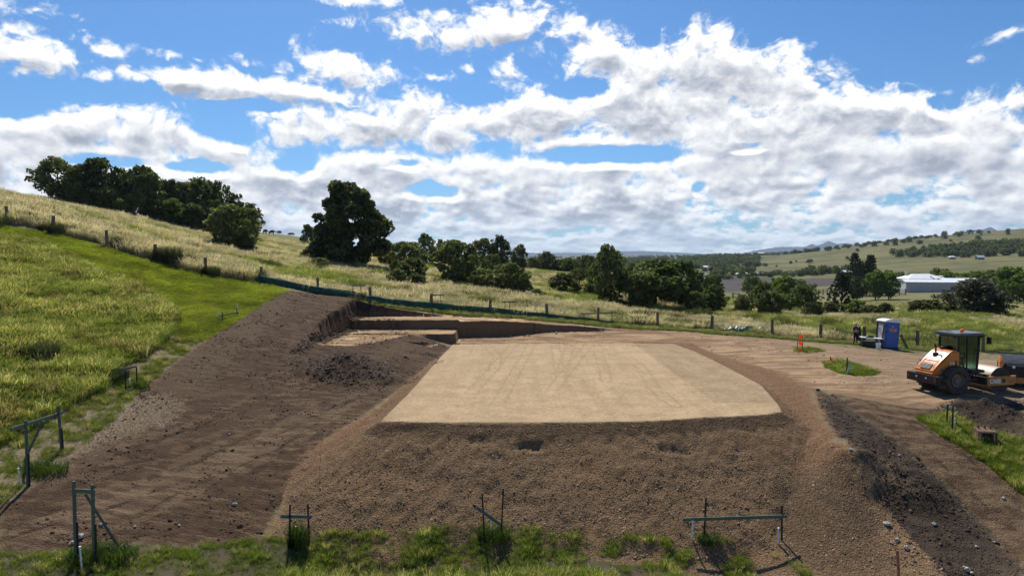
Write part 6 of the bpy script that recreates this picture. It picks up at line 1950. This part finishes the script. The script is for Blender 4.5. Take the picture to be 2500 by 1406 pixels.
# tall dry grass beyond the fence
n = 150000
Yg = 50 * (190 / 50)**G_.uniform(size=n)
Xg = G_.uniform(-.86, .82, n) * Yg
bfv = beyond_fence(Xg, Yg)
Zg = H(Xg, Yg)
dn = fbm(Xg / 9, Yg / 9, 3, 301)
keep = (bfv > .25) & (G_.uniform(size=n) < np.clip(1.35 - (Yg - 60) / 210, .15, 1))
Xg, Yg, bfv, dn = Xg[keep], Yg[keep], bfv[keep], dn[keep]
side = sstep(Xg, -4, 22)                      # greener towards the right
patch = sstep(fbm(Xg / 14, Yg / 11, 3, 303) + side * .30, .02, .30)
fr = np.stack([1.1 * (1 - patch) + .08, .7 + .5 * patch, .15 + 1.2 * patch, 0 * patch], 1)
sz = (.72 + .30 * dn) * np.clip(1.08 - (Yg - 60) / 240, .5, 1.1) * (1 - .25 * side)
hf = fbm(Xg / 1.7, Yg / 1.7, 2, 333)
sz = sz * (1 + .55 * hf)
fr[:, 0] *= (1 + 1.2 * hf).clip(.1, 2); fr[:, 2] *= (1 - 1.2 * hf).clip(.1, 2)
tint = np.ones((len(Xg), 3)) * (1 + .35 * dn + .5 * hf)[:, None] * np.where(patch[:, None] > .5, np.array([[1.05, 1.08, .85]]), np.array([[1.26, 1.20, 1.55]]))
grow('dry_grass', Xg, Yg, fr, np.clip(sz, .3, 1.2), tint, 1, 1.25)
print('dry grass', len(Xg))
# scrubby weeds through the paddock
g5 = np.random.default_rng(55)
cx = g5.uniform(-60, 38, 170); cy = np.interp(cx, FX, FY) + 1 + 40 * g5.uniform(0, 1, 170)**1.5
k5 = g5.integers(0, 170, 4200)
wx5 = cx[k5] + g5.normal(0, .55, 4200); wy5 = cy[k5] + g5.normal(0, .45, 4200)
grow('paddock_weeds', wx5, wy5, (0, .35, 1, 0), np.full(4200, 1.15), np.ones((4200, 3)) * np.array([.46, .46, .36]) * (1 + .5 * g5.uniform(-1, 1, 170)[k5])[:, None], 55, .8)
# tall rank grass on the left
x, y = inside('tall', 42000)
ed = zone_at('tall', x, y)
pt = sstep(fbm(x / 4, y / 4, 3, 305), -.15, .3)
top = sstep(y - (-x) * .35, 24, 36)
fr = np.stack([.10 + .18 * pt, .75 + .2 * pt, .95 - .45 * pt, 0 * pt], 1)
tn = np.ones((len(x), 3)) * np.array([1.14, 1.20, .82])
tn = tn * (1 + .3 * fbm(x / 2, y / 2, 2, 306))[:, None]
br_ = sstep(fbm(x / 2.2, y / 2.2, 3, 316), .12, .35)[:, None]
tn = tn * (1 - br_) + np.array([.92, .86, .66]) * br_
grow('tall_grass', x, y, fr, (.56 + .16 * pt + .22 * fbm(x / 1.6, y / 1.6, 3, 307)).clip(.25, 1.1), tn, 2, 1.3)
# mown lawn
x, y = inside('lawn', 42000)
grow('lawn_grass', x, y, (0, .0, .02, 1), np.full(len(x), .42), np.ones((len(x), 3)) * np.array([1.62, 1.50, .80]) * (1 + .7 * fbm(x / 3, y / 3, 3, 308))[:, None], 3, 1.5)
# strip along the bottom
x, y = inside('grassF', 30000)
cl = fbm(x / 1.1, y / 1.1, 3, 309)
right = sstep(x, 1.5, 5)
keep = G_.uniform(size=len(x)) < np.clip(.86 - right * .95 + cl * (1.3 + 2.4 * right) - .18 * sstep(x, -7.0, -9.5), 0, 1)
x, y, cl = x[keep], y[keep], cl[keep]
fr = np.stack([.02 + 0 * x, .06 + .0 * x, .22 + .5 * (cl > .22), 1.0 + 0 * x], 1)
grow('verge_grass', x, y, fr, .22 + .14 * cl.clip(-.3, .6), np.ones((len(x), 3)) * np.array([.95, 1.02, .66]) * (1 + .5 * cl)[:, None], 4, 1.2)
# pale long stems at the very bottom
x = G_.uniform(-7, 5, 2200); y = G_.uniform(18.6, 20.4, 2200)
k_ = G_.uniform(size=2200) < np.clip(.5 + 1.4 * fbm(x / 1.3, y / 1.3, 2, 311), .05, 1)
x, y = x[k_], y[k_]
grow('long_grass', x, y, (.25, .9, 1.0, 0), np.full(len(x), .48), np.ones((len(x), 3)) * np.array([1.1, 1.2, .75]), 5, 1.0)
# right hand grass, islands, verge
for i, (k, n_, s_) in enumerate((('grassR', 9000, .34), ('island', 1600, .34), ('island2', 260, .4))):
    x, y = inside(k, n_)
    grow('green_grass', x, y, (.02, .03, .5, 1), np.full(len(x), s_), np.ones((len(x), 3)) * np.array([1.0, 1.08, .62]), 6 + i, 1.2)
x = G_.uniform(-32, -10, 60000); y = G_.uniform(17, 46, 60000)
ok = (zone_at('dark', x, y) < .35) & (zone_at('tall', x, y) < .5) & (zone_at('lawn', x, y) < .5) & (zone_at('grassF', x, y) < .5) & (fbm(x / 1.1, y / 1.1, 3, 313) > -.10)
ok &= np.abs(x / y) < .9
x, y = x[ok], y[ok]
grow('verge_grass', x, y, (.03, .1, .45, 1), np.full(len(x), .28), np.ones((len(x), 3)) * np.array([1.0, 1.0, .66]), 12, 1.2)
# verge between silt fence and track
x = G_.uniform(-14, 34, 30000); yf = np.interp(x, FX, FY); y = yf + G_.uniform(-2.8, -.35, 30000)
ok = (zone_at('cut', x, y) < .4) & (zone_at('track', x, y) < .4) & (zone_at('dark', x, y) < .4)
x, y = x[ok], y[ok]
grow('verge_grass', x, y, (.02, .12, .6, 1), np.full(len(x), .32), None, 13, 1.2)
# tussocks at the feet of the frames
def tussock(label, u, v, n_, r_, h_, seed):
    g = G(u, v); q = np.random.default_rng(seed)
    V, Fq = [], []
    for i in range(n_):
        a = q.uniform(0, 6.28); rr = r_ * math.sqrt(q.uniform()); hh = h_ * q.uniform(.5, 1)
        b0 = np.array([rr * math.cos(a), rr * math.sin(a) * .7, -.05]); ln = q.normal(0, .12, 2)
        mid = b0 + [ln[0] * .4, ln[1] * .4, hh * .6]; tip = b0 + [ln[0] * 1.6, ln[1] * 1.6, hh]
        wv = np.array([math.cos(a + 1), math.sin(a + 1), 0]) * .011
        o = len(V); V += [b0 - wv, b0 + wv, mid + wv, mid - wv, tip + wv * .2, tip - wv * .2]; Fq += [(o, o + 1, o + 2, o + 3), (o + 3, o + 2, o + 4, o + 5)]
    o = link('grass_tussock', raw_mesh('grass_tussock', np.array(V), np.array(Fq), M['tuss']), None, g)
    tag(o, label, 'tussock')
M['tuss'] = foliage_mat('tussock_blades', (.05, .085, .014), (.10, .145, .026), .36, scale=2.0)
tussock('tall upright grass tussock under the level board of the left front frame', 728, 1338, 420, .32, .95, 1)
tussock('bright green tussock between the pickets of the slanting board frame', 1205, 1312, 420, .55, .5, 2)
tussock('green tussock at the foot of the front left two-post frame', 270, 1358, 480, .75, .5, 3)
tussock('green tussock at the left picket of the widest frame', 1732, 1322, 260, .4, .4, 4)
tussock('grass tussock at the foot of the tall braced frame on the left verge', 110, 1150, 420, .8, .5, 5)
tussock('tufts at the foot of the small picket frame beside the straw', 340, 945, 220, .5, .4, 6)
tussock('green tussock round the right post foot of the front left frame', 205, 1368, 300, .5, .45, 7)

# weeds standing round the fence posts and in the tall grass
M['weed'] = foliage_mat('weed_blades', (.040, .048, .018), (.105, .110, .045), .3, scale=1.5)
def weed(label, u, v, n_, r_, h_, seed):
    k0 = M['tuss']; M['tuss'] = M['weed']
    tussock(label, u, v, n_, r_, h_, seed); M['tuss'] = k0
weed('dark weedy clump round the second fence post from the left', 126, 568, 900, 1.0, .9, 21)
weed('tall dark weedy clump right of the fourth fence post', 410, 642, 1500, 1.2, 1.5, 22)
weed('small weedy clump at a fence post below the lone green tree', 514, 672, 700, .8, .9, 23)
weed('small weedy clump behind the third fence post', 282, 602, 600, .7, 1.0, 24)
weed('narrow weedy clump on the fourth fence post', 384, 638, 400, .4, 1.3, 25)
weed('weeds on the post where the silt fence begins', 640, 688, 420, .5, 1.2, 26)
weed('dark tangled weed heap in the tall grass at the far left', 75, 868, 1700, 1.3, .75, 27)
weed('dark weeds at the lower edge of the tall grass', 262, 922, 900, 1.0, .6, 28)

# clods and crumbs
M['clod'] = None
def clod_mat():
    m = bpy.data.materials.new('clod'); m.use_nodes = True
    nt = m.node_tree; nt.nodes.clear(); b = NB(nt)
    a = b.n('ShaderNodeAttribute', attribute_name='tint'); a.attribute_type = 'INSTANCER'
    P = b.n('ShaderNodeNewGeometry').outputs['Position']
    c = b.mix(1.0, a.outputs['Color'], b.mix(b.noise(P, 18, 3, .6), (.75, .75, .75, 1), (1.25, 1.25, 1.25, 1)), 'MULTIPLY')
    bs = b.n('ShaderNodeBsdfPrincipled'); b.put(bs.inputs['Base Color'], c); bs.inputs['Roughness'].default_value = .95; bs.inputs['Specular IOR Level'].default_value = .1
    out = b.n('ShaderNodeOutputMaterial'); nt.links.new(bs.outputs[0], out.inputs[0])
    return m
CM = clod_mat()
CL = [MB().ell((0, 0, .08), (.5, .42, .24), 7, 5, .28, 60 + i).mesh('clod', CM) for i in range(4)]
def clods(name, x, y, s, col, seed):
    g = np.random.default_rng(seed)
    n = len(x)
    col = np.asarray(col)
    t = col * g.uniform(.6, 1.35, (n, 1)) * (1 + g.normal(0, .04, (n, 3)))
    rot = g.uniform(0, 6.28, (n, 3)) * np.array([.12, .12, 1])
    sc = np.stack([s * g.uniform(.8, 1.2, n), s * g.uniform(.8, 1.2, n), s * g.uniform(.7, 1.3, n)], 1)
    scatter(name, np.stack([x, y, H(x, y) - .004], 1), rot, sc, g.integers(0, 4, n), t, CL)
n = 190000
x = G_.uniform(-10, 17, n); y = G_.uniform(19.5, 34, n)
ok = (zone_at('fill', x, y) > .6) & (zone_at('pad', x, y) < .2)
dn = fbm(x / 1.5, y / 1.5, 3, 320)
lower = sstep(y, 26.3, 24.3)
ok &= G_.uniform(size=n) < np.clip(.08 + .70 * lower + dn * .6, .02, 1)
x, y, dn = x[ok], y[ok], dn[ok]
s = np.exp(G_.normal(math.log(.030), .40, len(x))).clip(.015, .13)
clods('batter_clods', x, y, s, np.array([.33, .215, .130]) * (1 + .25 * dn)[:, None], 1)
print('clods', len(x))
n = 50000
x = G_.uniform(-18, -4, n); y = G_.uniform(20, 56, n)
ok = (zone_at('dark', x, y) > .6) & (G_.uniform(size=n) < np.clip(.10 + fbm(x / 2, y / 2, 3, 322) * .9, .02, 1))
x, y = x[ok], y[ok]
clods('soil_clods', x, y, np.exp(G_.normal(math.log(.05), .5, len(x))).clip(.015, .32), np.array([.085, .058, .040]), 2)
x = G_.normal(-9.1, 1.35, 2400); y = G_.normal(37.2, 1.0, 2400)
clods('heap_clods', x, y, np.exp(G_.normal(math.log(.06), .5, len(x))).clip(.03, .30), np.array([.115, .078, .053]), 3)
n = 70000
x = G_.uniform(10, 26, n); y = G_.uniform(18.5, 33, n)
ok = (zone_at('dark2', x, y) > .5) & (zone_at('grassR', x, y) < .3) & (G_.uniform(size=n) < np.clip(.30 + fbm(x / 1.6, y / 1.6, 3, 323) * 1.0, .03, 1))
x, y = x[ok], y[ok]
clods('churned_clods', x, y, np.exp(G_.normal(math.log(.048), .45, len(x))).clip(.02, .35), np.array([.082, .060, .044]), 4)
x = G_.uniform(-6, 14, 2600); y = G_.uniform(26, 51, 2600)
ok = (zone_at('pad', x, y) > .5) & (G_.uniform(size=2600) < .12 + .9 * (zone_at('pad', x, y) < .999) + .3 * (fbm(x / 2, y / 2, 2, 340) > .2))
clods('pad_crumbs', x[ok], y[ok], np.exp(G_.normal(math.log(.03), .45, ok.sum())).clip(.012, .09), np.array([.30, .21, .13]), 9)
x = G_.uniform(-14, 2, 9000); wy = G_.choice([BENCH_Y1, BENCH_Y2, BENCH_Y0], 9000); y = wy - np.abs(G_.normal(0, .22, 9000))
ok = (zone_at('cut', x, y) > .5) & (fbm(x * .8, y * .8, 2, 330) > -.05)
clods('cut_rubble', x[ok], y[ok], np.exp(G_.normal(math.log(.08), .5, ok.sum())).clip(.03, .3), np.array([.17, .11, .07]), 7)
yy = G_.uniform(40, 57.5, 4000); x = CUT_L + np.abs(G_.normal(0, .35, 4000)) + .3
clods('cut_rubble', x, yy, np.exp(G_.normal(math.log(.08), .5, 4000)).clip(.03, .3), np.array([.13, .09, .06]), 8)
x = G_.uniform(-6, 34, 9000); y = G_.uniform(30, 60, 9000)
ok = (zone_at('track', x, y) > .5) & (fbm(x / 3, y / 3, 3, 324) > .12)
clods('track_crumbs', x[ok], y[ok], np.exp(G_.normal(math.log(.06), .4, ok.sum())).clip(.02, .2), np.array([.30, .21, .14]), 5)

# ------------------------------------------------------------------ air
hz = MB().box((0, 5600, 190), (26000, 12600, 520))
hme = hz.mesh('haze', M['wire'])
hme.materials.clear()
hm = bpy.data.materials.new('haze'); hm.use_nodes = True
nt = hm.node_tree; nt.nodes.clear()
pv = nt.nodes.new('ShaderNodeVolumePrincipled')
pv.inputs['Color'].default_value = (.55, .74, 1.0, 1)
pv.inputs['Density'].default_value = .000045
pv.inputs['Anisotropy'].default_value = .2
ho = nt.nodes.new('ShaderNodeOutputMaterial'); nt.links.new(pv.outputs[0], ho.inputs['Volume'])
hme.materials.append(hm)
haze = link('haze', hme)
haze['kind'] = 'stuff'
